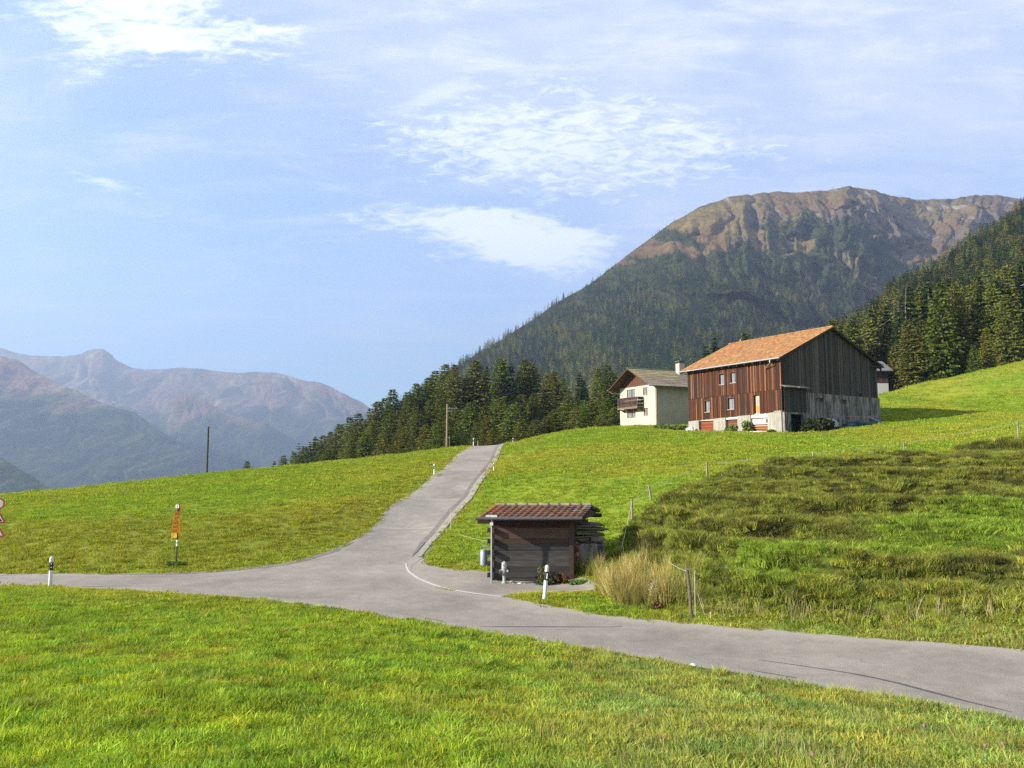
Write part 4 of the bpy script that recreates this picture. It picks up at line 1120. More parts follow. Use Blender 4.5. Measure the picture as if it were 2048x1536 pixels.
# forests as masses
low_sp = [crown_mesh("forest_tree", 200 + i, 'spruce', 12, 8, 3, M_needi, 1.7, True) for i in range(3)]
low_la = [crown_mesh("forest_tree", 210 + i, 'larch', 12, 8, 3, M_needi, 1.7, True) for i in range(3)]
mid_sp = [crown_mesh("forest_tree", 220 + i, 'spruce', 24, 11, 5, M_needi, 1.15, True) for i in range(3)]
mid_la = [crown_mesh("forest_tree", 230 + i, 'larch', 24, 11, 5, M_needi, 1.15, True) for i in range(3)]
def forest(name, label, pts, larch_p, hs, srcs, sink=.6, tintk=1.0):
    n = len(pts); isl = rng.random(n) < larch_p
    idx = rng.integers(0, 3, n) + 3 * isl
    h = (hs[0] + (hs[1] - hs[0]) * rng.random(n)) / 20.0
    w = h * (1.15 + .5 * rng.random(n))
    g = (0.62 + .8 * rng.random(n) ** 1.5) * tintk; yv = rng.random(n) * isl
    tint = np.stack([g * (0.9 + .6 * yv), g, g * (0.9 + .2 * yv)], -1)
    ro = np.zeros((n, 3)); ro[:, 2] = rng.random(n) * 6.28
    p = pts.copy(); p[:, 2] -= sink
    print(name, n)
    return scatter(name, p, ro, np.stack([w, w, h], -1), tint, srcs, label, M_needi, idx)
rest = ~clear_ch; rest[order] = False
forest("slope_forest", "dense mixed spruce and larch forest covering the upper slope at the right", pts[rest], np.full(rest.sum(), .42), (12, 22), mid_sp + mid_la, tintk=1.15)
dens = fo * (1 - ch) * (Gb[..., 2] > -60) * sstep(pxg, 585, 640) * (1.15 - .9 * sstep(Yb, 1300, 3000))
ptb, ib, jb = surf_sample(Gb, 30000, dens)
lp = .16 + .5 * sstep(fbm(ptb[:, 0] / 120, ptb[:, 2] / 120, 3), .45, .65)
forest("mountain_forest", "dark conifer forest clothing the lower mountain", ptb, lp, (12, 22), low_sp + low_la, tintk=1.9)
dens2 = shm * (1 - fo) * (1 - ch) + .02
pt2, i2, j2 = surf_sample(Gb, 12000, dens2 * (1 - .6 * sstep(Yb, 1500, 3000)))
forest("mountain_scrub", "scattered small conifers and dwarf pine near the treeline", pt2, np.full(len(pt2), .4), (5, 12), low_sp + low_la, tintk=1.1)
# behind the stand, between it and the mountain
X0 = []
for _ in range(1500):
    px = random.uniform(575, 1560); d = random.uniform(235, 520)
    x, y = XY(px, d); X0.append((x, y))
X0 = np.array(X0); hz = Hbase(X0[:, 0], X0[:, 1]);
topy = px_of(np.column_stack([X0, hz + 20]))[1]; pxx = px_of(np.column_stack([X0, hz]))[0]
ok = topy > np.interp(pxx, [560, 700, 800, 890, 1000, 1300, 1500], [930, 850, 800, 760, 745, 755, 760])
forest("valley_forest", "conifers filling the hollow behind the front stand", np.column_stack([X0, hz])[ok], np.full(ok.sum(), .5), (14, 21), mid_sp + mid_la)
# ------------------------------------------------------------------ object materials
def m_vcol(name, rough=0.8, stretch=(1, 1, 1), scale=8.0, lo=.65, hi=1.3, bump=.3, metal=0.0, dist=0.01):
    m, t, b, out = new_mat(name)
    tc = t.node('ShaderNodeTexCoord').outputs['Object']
    v = t.mapping(tc, stretch)
    n = t.noise(v, scale, 6.0, 0.7)
    c = t.mix(1.0, t.attr('Col')[0], t.ramp(n, [(0.3, (lo, lo, lo)), (0.7, (hi, hi, hi))]), 'MULTIPLY')
    t.put(b.inputs['Base Color'], c)
    b.inputs['Roughness'].default_value = rough; b.inputs['Metallic'].default_value = metal
    b.inputs['Specular IOR Level'].default_value = 0.25
    if bump: t.put(b.inputs['Normal'], t.bump(n, bump, dist))
    return m
M_board = m_vcol("weathered_boards", .85, (7, 7, .35), 3.0, .40, 1.7, .5)
M_log = m_vcol("weathered_logs", .85, (.6, 9, 9), 3.0, .55, 1.4, .6)
M_wood = m_vcol("weathered_wood", .85, (3, 3, 3), 4.0, .6, 1.35, .3)
M_paint = m_vcol("paint", .5, (1, 1, 1), 7.0, .86, 1.06, 0)
M_gloss = m_vcol("sign_film", .35, (1, 1, 1), 5.0, .92, 1.05, 0)
M_metal = simple_mat("galvanised_steel", (0.42, 0.43, 0.44), 0.45, 0.8, var=.15, scale=5)
M_glass = simple_mat("window_glass", (0.07, 0.09, 0.12), 0.08, 0.0, var=.3, scale=1.5)
M_dark = simple_mat("dark_interior", (0.012, 0.011, 0.010), 1.0, var=.3)
M_tile = m_vcol("roof_tiles", .8, (1, 1, 1), 3.5, .62, 1.35, .4)
M_stone = simple_mat("field_stone", (0.25, 0.235, 0.21), 0.9, var=.35, scale=5, bump=.5)
M_wire = simple_mat("fence_wire", (0.42, 0.40, 0.30), 0.5, .2)
def m_plaster(name, col, stain, k=.5, vs=6.0):
    m, t, b, out = new_mat(name)
    tc = t.node('ShaderNodeTexCoord').outputs['Object']
    n = t.noise(tc, 0.9, 6.0, 0.65); s = t.noise(t.mapping(tc, (2.2, 2.2, .35)), vs * .25, 5.0, .65)
    c = t.mix(t.math('MULTIPLY', t.ramp(s, [(0.42, 0.0), (0.60, 1.0)]), k), col, stain)
    c = t.mix(1.0, c, t.ramp(n, [(0.3, (.82, .82, .82)), (0.7, (1.12, 1.12, 1.12))]), 'MULTIPLY')
    t.put(b.inputs['Base Color'], c); b.inputs['Roughness'].default_value = .95
    t.put(b.inputs['Normal'], t.bump(t.noise(tc, 9, 5, .7), .25, .02)); return m
M_plaster = m_plaster("cream_render", (0.38, 0.34, 0.27), (0.33, 0.29, 0.225), .35)
M_conc = m_plaster("stained_concrete", (0.20, 0.19, 0.17), (0.030, 0.030, 0.028), .95, 8)
M_lime = m_plaster("limewashed_concrete", (0.27, 0.25, 0.21), (0.15, 0.135, 0.11), .5, 8)
M_white = simple_mat("white_render", (0.42, 0.41, 0.39), .9, var=.08)

def tp(O, gdir, fdir, px, plane, off=0.0, py=None):
    """local coordinate on a wall plane for photo column px. plane 'f': x=off wall (along fdir), 'g': y=off wall (along gdir)"""
    k = (px - CX) / (F * CP - ((CY - (py if py else 800)) * SP))
    if plane == 'f':
        bx = O[0] + gdir[0] * off; by = O[1] + gdir[1] * off; d = fdir
    else:
        bx = O[0] + fdir[0] * off; by = O[1] + fdir[1] * off; d = gdir
    return (k * by - bx) / (d[0] - k * d[1])

def wall_holes(mb, axis, at, u0, u1, z0, z1, holes, depth, out, col=(1, 1, 1)):
    """wall face with rectangular openings and reveals. axis 'x': plane x=at spanning y; 'y': plane y=at spanning x. out: outward sign"""
    us = sorted({u0, u1, *[h[0] for h in holes], *[h[1] for h in holes]}); zs = sorted({z0, z1, *[h[2] for h in holes], *[h[3] for h in holes]})
    def pt(u, z, d): return (at - out * d, u, z) if axis == 'x' else (u, at - out * d, z)
    for a, b in zip(us[:-1], us[1:]):
        for c, d in zip(zs[:-1], zs[1:]):
            m = ((a + b) / 2, (c + d) / 2)
            if any(h[0] < m[0] < h[1] and h[2] < m[1] < h[3] for h in holes): continue
            mb.add([pt(a, c, 0), pt(b, c, 0), pt(b, d, 0), pt(a, d, 0)], [(0, 1, 2, 3)], col)
    for h in holes:
        a, b, c, d = h
        for p, q in (((a, c), (b, c)), ((b, c), (b, d)), ((b, d), (a, d)), ((a, d), (a, c))):
            mb.add([pt(p[0], p[1], 0), pt(q[0], q[1], 0), pt(q[0], q[1], depth), pt(p[0], p[1], depth)], [(0, 1, 2, 3)], col)

def boards(mb, axis, at, out, u0, u1, zlo, zhi, w, cols, holes=(), th=.025, jit=.012, seed=1, ragged=.03):
    """upright boards; zlo, zhi functions of u"""
    r = random.Random(seed); u = u0
    while u < u1 - 1e-3:
        ww = min(w * r.uniform(.75, 1.3), u1 - u); a, b = u + .004, u + ww - .004; m = u + ww / 2
        spans = [(zlo(m) + r.uniform(-ragged, ragged), zhi(m))]
        for h in holes:
            if h[0] < m < h[1]:
                ns_ = []
                for lo, hi in spans:
                    if h[2] > lo: ns_.append((lo, min(h[2], hi)))
                    if h[3] < hi: ns_.append((max(h[3], lo), hi))
                spans = ns_
        c = list(r.choice(cols)); g = r.uniform(.7, 1.3); c = [x * g for x in c]
        o = r.uniform(0, jit)
        for lo, hi in spans:
            if hi - lo < .03: continue
            d0, d1 = (at + out * (o), at + out * (o + th))
            lo_, hi_ = min(d0, d1), max(d0, d1)
            if axis == 'x': mb.box(lo_, hi_, a, b, lo, hi, c)
            else: mb.box(a, b, lo_, hi_, lo, hi, c)
        u += ww

def window(parent, axis, at, out, u0, u1, z0, z1, frame_col, cross=(1, 1), fw=.05, th=.05, curtain=False, label=None):
    mb = MB()
    def bx(m, a, b, c, d, d0, d1, col):
        lo, hi = sorted((at + out * d0, at + out * d1))
        if axis == 'x': m.box(lo, hi, a, b, c, d, col)
        else: m.box(a, b, lo, hi, c, d, col)
    bx(mb, u0, u1, z0, z0 + fw, 0, th, frame_col); bx(mb, u0, u1, z1 - fw, z1, 0, th, frame_col)
    bx(mb, u0, u0 + fw, z0 + fw, z1 - fw, 0, th, frame_col); bx(mb, u1 - fw, u1, z0 + fw, z1 - fw, 0, th, frame_col)
    for i in range(1, cross[0] + 1):
        c = u0 + (u1 - u0) * i / (cross[0] + 1); bx(mb, c - fw * .35, c + fw * .35, z0 + fw, z1 - fw, .005, th - .01, frame_col)
    for i in range(1, cross[1] + 1):
        c = z0 + (z1 - z0) * i / (cross[1] + 1); bx(mb, u0 + fw, u1 - fw, c - fw * .3, c + fw * .3, .007, th - .013, frame_col)
    w = mb.build("window", M_paint, parent)
    g = MB(); bx(g, u0 + fw * .5, u1 - fw * .5, z0 + fw * .5, z1 - fw * .5, .012, .02, (1, 1, 1)); g.build("pane", M_glass, w)
    if curtain:
        c = MB(); n = 8
        for s in (0, 1):
            for i in range(n):
                a = u0 + fw + (u1 - u0 - 2 * fw) * (i / n * .38 + s * .62); b = a + (u1 - u0 - 2 * fw) * .38 / n * .9
                bx(c, a, b, z0 + fw, z1 - fw, .022 + .004 * (i % 2), .026 + .004 * (i % 2), (.20, .20, .20))
        c.build("curtain", M_paint, w)
    return w

# ------------------------------------------------------------------ barn
RZB = math.radians(28.8)
gd = np.array([math.cos(RZB), math.sin(RZB)]); fd = np.array([-math.sin(RZB), math.cos(RZB)])
OB = P(1566, 866, 75.0)[:2]; BZ = zpx(868, 75.0) - .1
def bz(py, d): return zpx(py, d) - BZ
BL, BWd = 13.6, 15.0
barn = thing("barn", "large old barn with reddish wooden front, grey gable end and orange tiled roof", "barn", (OB[0], OB[1], BZ), RZB)
tf = lambda px: tp(OB, gd, fd, px, 'f'); tg = lambda px: tp(OB, gd, fd, px, 'g')
dep = lambda t: OB[1] + fd[1] * t; depg = lambda t: OB[1] + gd[1] * t
EAVE = bz(712, 75); APEX = bz(657, 79)
slope = (APEX - EAVE) / (BWd / 2)
red = [(.060, .017, .006), (.040, .012, .005), (.082, .025, .008), (.044, .015, .007), (.020, .009, .005), (.16, .066, .022), (.065, .021, .008), (.028, .012, .007), (.026, .010, .006), (.036, .012, .006), (.022, .010, .006)]
grey = [(.045, .042, .038), (.030, .029, .026), (.060, .056, .049), (.040, .037, .033), (.024, .023, .021)]
def wz(px, y0, y1): t = tf(px); return bz(y1, dep(t)), bz(y0, dep(t))
wins = []
for (x0, x1, y0, y1) in [(1440, 1450, 748, 769), (1462.5, 1473, 744.5, 765.5), (1410, 1420, 801, 824), (1456, 1468.5, 796, 818.5)]:
    t1, t0 = tf(x0), tf(x1); zlo_, zhi_ = wz((x0 + x1) / 2, y0, y1); wins.append((min(t0, t1), max(t0, t1), zlo_, zhi_))
td1, td0 = tf(1508), tf(1519.5); dzl, dzh = wz(1514, 790, 830); doorh = (min(td0, td1), max(td0, td1), dzl, dzh)
seamN, seamF = bz(778, 75), bz(799, dep(13.4)); lowN, lowF = bz(823.5, 75), bz(843, dep(13.4))
seam = lambda t: seamN + (seamF - seamN) * t / 13.4
low = lambda t: lowN + (lowF - lowN) * t / 13.4
mb = MB()
boards(mb, 'x', 0, -1, 0, BL, seam, lambda t: EAVE - .05, .13, red, wins, seed=3, th=.05)
boards(mb, 'x', .03, -1, 0, BL, low, lambda t: seam(t) + .06, .12, red, wins + [doorh], seed=4, th=.04)
mb.build("facade_boards", M_board, barn)
# gable boards
gt = lambda u: (EAVE - .05) + slope * (BWd / 2 - abs(u - BWd / 2))
tA = tg(1608); glo = lambda u: (bz(777, 76) if u < tA else np.interp(u, [tA, tg(1747), BWd], [bz(786, depg(tA)), bz(799, depg(tg(1747))), bz(799, depg(15))]))
hole = (tg(1716), tg(1722), bz(794, depg(12)), bz(787, depg(12)))
mb = MB(); boards(mb, 'y', 0, -1, 0, BWd, glo, gt, .15, grey, [hole], seed=5)
boards(mb, 'y', -.26, -1, .02, tA, lambda u: bz(824, 76), lambda u: bz(776, 76), .2, [tuple(x * .8 for x in g) for g in grey], seed=6)
mb.build("gable_boards", M_board, barn)
# core walls
mb = MB()
wall_holes(mb, 'x', .08, 0, BL, lowF + .1, EAVE - .1, [w for w in wins] + [doorh], .35, -1, (.03, .02, .015))
mb.box(.43, .45, .1, BL - .1, -3, EAVE - .3, (.02, .018, .016))
mb.prism([(.08, glo(14)), (BWd - .05, glo(14)), (BWd - .05, EAVE - .1), (BWd / 2, APEX - .15), (.08, EAVE - .1)], 'y', .05, .2, (.03, .028, .026))
mb.prism([(.5, -3), (BWd - .05, -3), (BWd - .05, EAVE - .1), (BWd / 2, APEX - .15), (.08, EAVE - .1)], 'y', BL - .15, BL, (.06, .05, .045))
mb.box(BWd - .2, BWd, .2, BL - .2, -3, EAVE - .1, (.07, .06, .05))
mb.build("wall_core", M_wood, barn)
# windows of the red facade
for i, h in enumerate(wins):
    window(barn, 'x', .20, -1, h[0] + .04, h[1] - .04, h[2] + .04, h[3] - .04, (.22, .24, .27), (1, 2), .045, .05, curtain=True)
    s_ = MB()
    s_.box(-.10, .12, h[0] - .05, h[1] + .05, h[2] - .06, h[2] + .0, (.30, .26, .22)); s_.box(-.07, .1, h[0] - .04, h[1] + .04, h[3], h[3] + .05, (.12, .06, .03))
    s_.box(-.07, .1, h[0] - .06, h[0], h[2], h[3], (.10, .05, .03)); s_.box(-.07, .1, h[1], h[1] + .06, h[2], h[3], (.10, .05, .03))
    s_.build("window_surround", M_wood, barn)
# door in the lower facade
d = MB(); d.box(.18, .24, doorh[0] + .03, doorh[1] - .03, doorh[2] + .02, doorh[2] + (doorh[3] - doorh[2]) * .45, (.42, .17, .05)); d.box(.19, .23, doorh[0] + .03, doorh[1] - .03, doorh[2] + (doorh[3] - doorh[2]) * .45, doorh[3] - .05, (.30, .24, .18))
dd_ = d.build("door", M_board, barn); dd_['label'] = "narrow door with orange lower panel and pale glazed top"
# concrete piers and low openings along the red facade
piers = [(1377, 1397.5), (1427, 1451), (1475, 1501), (1536, 1566)]
mb = MB(); segs = []
for x0, x1 in piers:
    a, b = sorted((tf(x0), tf(x1))); a = max(a, 0.0); segs.append((a, b))
    za, zb = low(a) + .02, low(b) + .02
    out_ = -.16 if x0 > 1530 else -.10
    mb.add([(out_, a, -3), (out_, b, -3), (out_, b, zb), (out_, a, za), (.5, a, -3), (.5, b, -3), (.5, b, zb), (.5, a, za)],
           [(0, 1, 2, 3), (7, 6, 5, 4), (3, 2, 6, 7), (0, 3, 7, 4), (1, 5, 6, 2)])
pz = low(0) + .02
mb.box(-.20, .4, -.10, segs[-1][1] - .9, pz, pz + .10)
mb.build("pier", M_lime, barn)
mb = MB(); mb.box(.0, .12, .3, BL - .2, lowF + .0, lowF + .22, (.5, .46, .38)); mb.box(.02, .12, .3, 6.4, lowN - .25, lowN - .03, (.5, .46, .38)); mb.build("ledge", M_wood, barn)
segs = sorted(segs)
for (a0, b0), (a1, b1), c, nm in zip(segs[:-1], segs[1:], [(.16, .07, .03), (.13, .055, .025), (.17, .045, .022)], range(3)):
    mb = MB(); boards_c = [c, tuple(x * .8 for x in c), tuple(x * 1.2 for x in c)]
    z = -1.5; r = random.Random(nm)
    while z < low(a1) - .25:
        mb.box(.22, .27, b0 + .01, a1 - .01, z, z + .14, r.choice(boards_c)); z += .155
    dr = mb.build("stable_door", M_wood, barn)
    if nm == 0:
        mb = MB(); zt = bz(837, 77); mb.box(.14, .19, b0 + .05, b0 + (a1 - b0) * .97, zt - .55, zt, (.55, .53, .48)); p = mb.build("white_panel", M_paint, dr)
        mb = MB(); mb.box(.12, .20, b0 + .02, b0 + .45, zt - .45, zt - .05, (.01, .01, .01)); mb.build("hatch", M_dark, dr)
        mb = MB(); mb.box(.10, .14, b0 + .0, a1, zt - .78, zt - .70, (.5, .3, .15)); mb.box(.08, .16, b0, a1, zt - 1.02, zt - .97, (.4, .2, .1)); mb.build("rail", M_wood, dr)
# concrete base of the gable with small windows and an open bay
zt0, zt1 = bz(785, depg(tA)), bz(797, depg(15)); RX = tg(1757.5)
gwins = [(tg(1631), tg(1644.5), bz(804.5, depg(5.2)), bz(796, depg(5.2))), (tg(1679), tg(1691.5), bz(808.5, depg(9.5)), bz(799.5, depg(9.5)))]
mb = MB(); wall_holes(mb, 'y', -.12, tA, RX, -3, min(zt0, zt1), gwins, .3, -1)
mb.add([(tA, -.12, min(zt0, zt1)), (RX, -.12, min(zt0, zt1)), (RX, -.12, zt1), (tg(1747), -.12, zt1 + .03), (tA, -.12, zt0 + .02)], [(0, 1, 2, 3, 4)])
mb.add([(RX, -.12, -3), (RX, 1.2, -3), (RX, 1.2, zt1), (RX, -.12, zt1)], [(0, 1, 2, 3)]); mb.add([(tA, -.12, zt0 + .02), (RX, -.12, zt1), (RX, .3, zt1), (tA, .3, zt0 + .02)], [(0, 1, 2, 3)])
mb.box(tA - .35, tA + .28, -.32, -.12, -3, bz(830, 77))
mb.build("gable_base", M_conc, barn)
for h in gwins:
    window(barn, 'y', .12, -1, h[0], h[1], h[2], h[3], (.06, .055, .05), (2, 1), .05, .05)
bay0, bay1 = tg(1576), tg(1601)
mb = MB(); zb_ = bz(828.5, 75.5)
mb.box(-.02, bay0, -.30, .1, -3, zb_ + .22); mb.box(bay0, tA - .36, -.29, .1, zb_, zb_ + .21); mb.box(bay1 + .1, tA - .36, -.28, .1, -3, zb_)
bf = mb.build("bay_frame", M_conc, barn)
mb = MB()
boards(mb, 'y', .95, -1, bay0 - .3, bay1 + .5, lambda u: -3, lambda u: zb_ + .1, .2, [(.045, .042, .038)], seed=9); mb.build("bay_door", M_board, bf)
mb = MB(); mb.box(bay0 - .3, bay0 - .2, -.1, 1, -3, zb_ + .1); mb.box(bay1 + .2, bay1 + .3, -.1, 1, -3, zb_ + .1); mb.box(bay0 - .3, bay1 + .3, -.1, 1, zb_ + .1, zb_ + .15); mb.build("bay_lining", M_dark, bf)
# small lean-to roof over the bay
mb = MB(); r = random.Random(5); zr = bz(771, 75.5)
for i in range(7):
    a = -.25 + i * (tA + .4) / 7; mb.add([(a, -.75, zr - .22 + r.uniform(-.04, .04)), (a + .52, -.75, zr - .22 + r.uniform(-.04, .04)), (a + .52, 0, zr + .05), (a, 0, zr + .05), (a, -.75, zr - .27), (a + .52, -.75, zr - .27), (a + .52, 0, zr), (a, 0, zr)],
      [(0, 1, 2, 3), (7, 6, 5, 4), (0, 4, 5, 1), (1, 5, 6, 2), (3, 7, 4, 0)], (.16, .14, .12))
mb.build("lean_to_roof", M_wood, barn)
# roof: tiled left and right slopes with battened underside
def tiled_slope(mb, ridge_x, eave_x, y0, y1, zr, ze, rows, colsn, cols, th=.05, wave=.03, seed=2):
    """stepped tile courses from eave to ridge, each with a gentle S-profile across"""
    r = random.Random(seed); nc = colsn
    for i in range(rows):
        f0, f1 = i / rows, (i + 1.12) / rows
        xa = eave_x + (ridge_x - eave_x) * f0; xb = eave_x + (ridge_x - eave_x) * min(f1, 1)
        za = ze + (zr - ze) * f0 + th; zb2 = ze + (zr - ze) * min(f1, 1) + .004
        for j in range(nc):
            ya = y0 + (y1 - y0) * j / nc; yb = y0 + (y1 - y0) * (j + 1) / nc
            c = [q * r.uniform(.78, 1.25) for q in r.choice(cols)]; w_ = (yb - ya)
            prof = [(0, 0), (.3, wave), (.62, .2 * wave), (1.0, -.25 * wave)] if wave else [(0, .0), (1, .0)]
            jz = r.uniform(-.006, .006)
            vs = []
            for u, hh in prof: vs += [(xa, ya + w_ * u, za + hh + jz), (xb, ya + w_ * u, zb2 + hh * .6 + jz), (xa, ya + w_ * u, za - th * .9 + hh + jz)]
            n = len(prof); fs = []
            for q in range(n - 1): fs += [(q * 3, (q + 1) * 3, (q + 1) * 3 + 1, q * 3 + 1), (q * 3 + 2, (q + 1) * 3 + 2, (q + 1) * 3, q * 3)]
            mb.add(vs, fs, c)
orange = [(.24, .118, .044), (.265, .133, .052), (.22, .106, .041), (.285, .152, .064), (.25, .125, .047), (.19, .09, .038)]
OH, OG, OF = .62, .45, .85      # eave, near gable, far gable overhangs
zov = EAVE - slope * OH
mb = MB()
tiled_slope(mb, BWd / 2, -OH, -OG, BL + OF, APEX + .05, zov + .05, 26, 60, orange, .05, .02, 2)
tiled_slope(mb, BWd / 2, BWd + OH, -OG, BL + OF, APEX + .05, zov + .05, 22, 50, orange, .05, .02, 3)
for j in range(40):
    a = -OG + j * (BL + OG + OF) / 40; mb.tube([(BWd / 2, a, APEX + .10), (BWd / 2, a + .40, APEX + .09)], [.13, .11], 6, random.Random(j).choice(orange))
rf = mb.build("roof", M_tile, barn)
mb = MB()
for s in (-1, 1):
    xe = BWd / 2 + s * (BWd / 2 + OH - .03)
    mb.add([(BWd / 2, -OG + .02, APEX), (xe, -OG + .02, zov), (xe, BL + OF - .02, zov), (BWd / 2, BL + OF - .02, APEX), (BWd / 2, -OG + .02, APEX - .12), (xe, -OG + .02, zov - .12), (xe, BL + OF - .02, zov - .12), (BWd / 2, BL + OF - .02, APEX - .12)],
           [(0, 1, 2, 3), (7, 6, 5, 4), (0, 4, 5, 1), (1, 5, 6, 2), (3, 2, 6, 7)], (.035, .028, .022))
    for k in range(14):
        a = -OG + .3 + k * (BL + OG + OF - .6) / 13
        mb.add([(BWd / 2 + s * (BWd / 2 - .2), a, EAVE - .12 + slope * .1 - .10), (xe, a, zov - .12), (xe, a + .14, zov - .12), (BWd / 2 + s * (BWd / 2 - .2), a + .14, EAVE - .22 + slope * .1), (BWd / 2 + s * (BWd / 2 - .2), a, EAVE - .30), (xe, a, zov - .24), (xe, a + .14, zov - .24), (BWd / 2 + s * (BWd / 2 - .2), a + .14, EAVE - .30)],
               [(0, 1, 2, 3), (7, 6, 5, 4), (0, 4, 5, 1), (1, 5, 6, 2), (3, 2, 6, 7)], (.04, .03, .022))
mb.build("rafters", M_wood, rf)
mb = MB(); mb.tube([(-OH - .08, -OG, zov + .02), (-OH - .08, BL + OF, zov - .05)], .075, 8, (.5, .5, .52)); g_ = mb.build("gutter", M_metal, barn)
mb = MB(); mb.tube([(-OH - .08, .75, zov - .02), (-OH - .08, .75, zov - .35), (-.12, 1.9, zov - .85)], .05, 8); mb.build("downpipe", M_metal, barn)
mb = MB(); mb.tube([(BWd / 2, 12.6, APEX), (BWd / 2, 12.6, APEX + .45)], .05, 6); mb.build("roof_vent", M_metal, barn)
# beams under the right eave
mb = MB()
for y_ in (-.35,):
    mb.tube([(BWd - 1.4, y_, EAVE - .35), (BWd + .75, y_, EAVE - .30)], .10, 6, (.03, .025, .02)); mb.tube([(BWd + .25, y_, EAVE - .35), (BWd + .25, y_, EAVE - 1.0)], .09, 6, (.03, .025, .02))
mb.build("bracket_beam", M_wood, barn)
BLOCK_after = []

# ------------------------------------------------------------------ white house
RZH = math.radians(25.2); hg = np.array([math.cos(RZH), math.sin(RZH)]); hf = np.array([-math.sin(RZH), math.cos(RZH)])
OHs = P(1312, 850, 97)[:2]; HZ = zpx(856, 97) - .2
hz_ = lambda py, d: zpx(py, d) - HZ
HW = tp(OHs, hg, hf, 1240, 'f'); HL = 13.0
hdep = lambda t: OHs[1] + hf[1] * t
tw = lambda px: tp(OHs, hg, hf, px, 'f')
HE = hz_(766, 97); HA = hz_(739, 101); hs = (HA - HE) / (HW / 2)
house = thing("house", "cream rendered two storey house with small balcony left of the barn", "house", (OHs[0], OHs[1], HZ), RZH)
def wnd(x0, x1, y0, y1):
    a, b = sorted((tw(x0), tw(x1))); d_ = hdep((a + b) / 2); return (a, b, hz_(y1, d_), hz_(y0, d_))
hw = [wnd(1254, 1270.5, 779, 796), wnd(1286.5, 1295.5, 775, 790), wnd(1254, 1271, 820, 836), wnd(1287, 1296, 816, 831.5), wnd(1287, 1295.5, 852.5, 858)]
mb = MB()
wall_holes(mb, 'x', 0, 0, HW, -3, HE, hw, .28, -1)
mb.box(.02, HL, .0, .05, -3, HE + .1); mb.box(HL - .1, HL, .06, HW, -3, HE)
mb.box(.02, HL, HW - .05, HW - .002, -3, HE + .1)
mb.build("wall", M_plaster, house)
mb = MB(); mb.box(.28, .3, .05, HW - .05, -3, HE, (.02, .02, .02)); mb.build("interior", M_dark, house)
mb = MB(); mb.prism([(-.0 + .05, HE - .02), (HW - .05, HE - .02), (HW / 2, HA - .05)], 'x', .0, .12, (.085, .034, .022))
bb = MB(); r = random.Random(2)
u = .3
while u < HW - .3:
    zt = HE + hs * (HW / 2 - abs(u + .08 - HW / 2)) - .1
    bb.box(-.03, 0, u, u + .155, HE - .10 + r.uniform(-.02, .02), max(zt, HE - .05), tuple(x * r.uniform(.7, 1.2) for x in (.085, .034, .022))); u += .165
mb.v += []; gbm = mb.build("gable", M_wood, house); bb.build("gable_boarding", M_board, gbm)
for i, h in enumerate(hw[:4]):
    window(house, 'x', .16, -1, h[0], h[1], h[2], h[3], (.20, .09, .05), (3, 1) if (i in (0, 2)) else (1, 2), .07, .06, curtain=True)
window(house, 'x', .18, -1, hw[4][0], hw[4][1], hw[4][2], hw[4][3], (.15, .12, .1), (0, 0), .05, .04)
mb = MB(); mb.box(-.035, .0, -.01, HW + .01, -3, hz_(851.5, 98), (.55, .5, .42)); mb.build("plinth", M_plaster, house)
# roof with deep verge
OVF, OVE = 1.55, .7
ze = HE - hs * OVE
brown = [(.20, .165, .115), (.23, .19, .13), (.18, .15, .105), (.24, .20, .10), (.25, .22, .09)]
mb = MB()
def slabs(mb, s, rows=9, n=13):
    r = random.Random(11 + s); xe = HW / 2 - s * (HW / 2 + OVE)
    for i in range(rows):
        for j in range(n):
            f0, f1 = i / rows, (i + 1.1) / rows; a = -OVF + (HL + OVF + .5) * j / n; b = -OVF + (HL + OVF + .5) * (j + 1) / n - .02
            ya, yb = xe + (HW / 2 - xe) * f0, xe + (HW / 2 - xe) * min(1, f1); za, zb2 = ze + (HA - ze) * f0 + .09, ze + (HA - ze) * min(1, f1) + .05
            c = [q * r.uniform(.85, 1.15) for q in r.choice(brown[:3] if i < 5 else brown[2:])]
            mb.add([(a, ya, za), (b, ya, za), (b, yb, zb2), (a, yb, zb2), (a, ya, za - .05), (b, ya, za - .05)], [(0, 1, 2, 3), (4, 5, 1, 0)], c)
slabs(mb, 1); slabs(mb, -1)
mb.tube([(-OVF, HW / 2, HA + .09), (HL + .5, HW / 2, HA + .09)], .09, 6, (.2, .19, .14))
hr = mb.build("roof", M_tile, house)
mb = MB()
for s in (1, -1):
    ye = HW / 2 - s * (HW / 2 + OVE)
    mb.add([(-OVF + .02, HW / 2, HA + .03), (HL + .5, HW / 2, HA + .03), (HL + .5, ye, ze + .03), (-OVF + .02, ye, ze + .03), (-OVF + .02, HW / 2, HA - .10), (HL + .5, HW / 2, HA - .10), (HL + .5, ye, ze - .10), (-OVF + .02, ye, ze - .10)],
           [(0, 1, 2, 3), (7, 6, 5, 4), (0, 3, 7, 4), (2, 6, 7, 3), (1, 5, 6, 2)], (.075, .035, .024))
mb.build("soffit", M_wood, hr)
mb = MB()
for s in (1, -1):
    ye = HW / 2 - s * (HW / 2 + OVE)
    mb.tube([(-OVF - .06, ye - s * .07, ze), (HL + .5, ye - s * .07, ze - .04)], .07, 8)
    if s < 0: mb.tube([(-OVF + .1, ye + .05, ze - .03), (-OVF + .5, ye - .3, ze - .45), (-.1, HW - .2, ze - .5)], .04, 6)
mb.build("gutter", M_metal, house)
mb = MB(); mb.tube([(.1, -.06, ze), (.1, -.06, -1)], .045, 8, (.3, .25, .2)); mb.build("downpipe", M_paint, house)
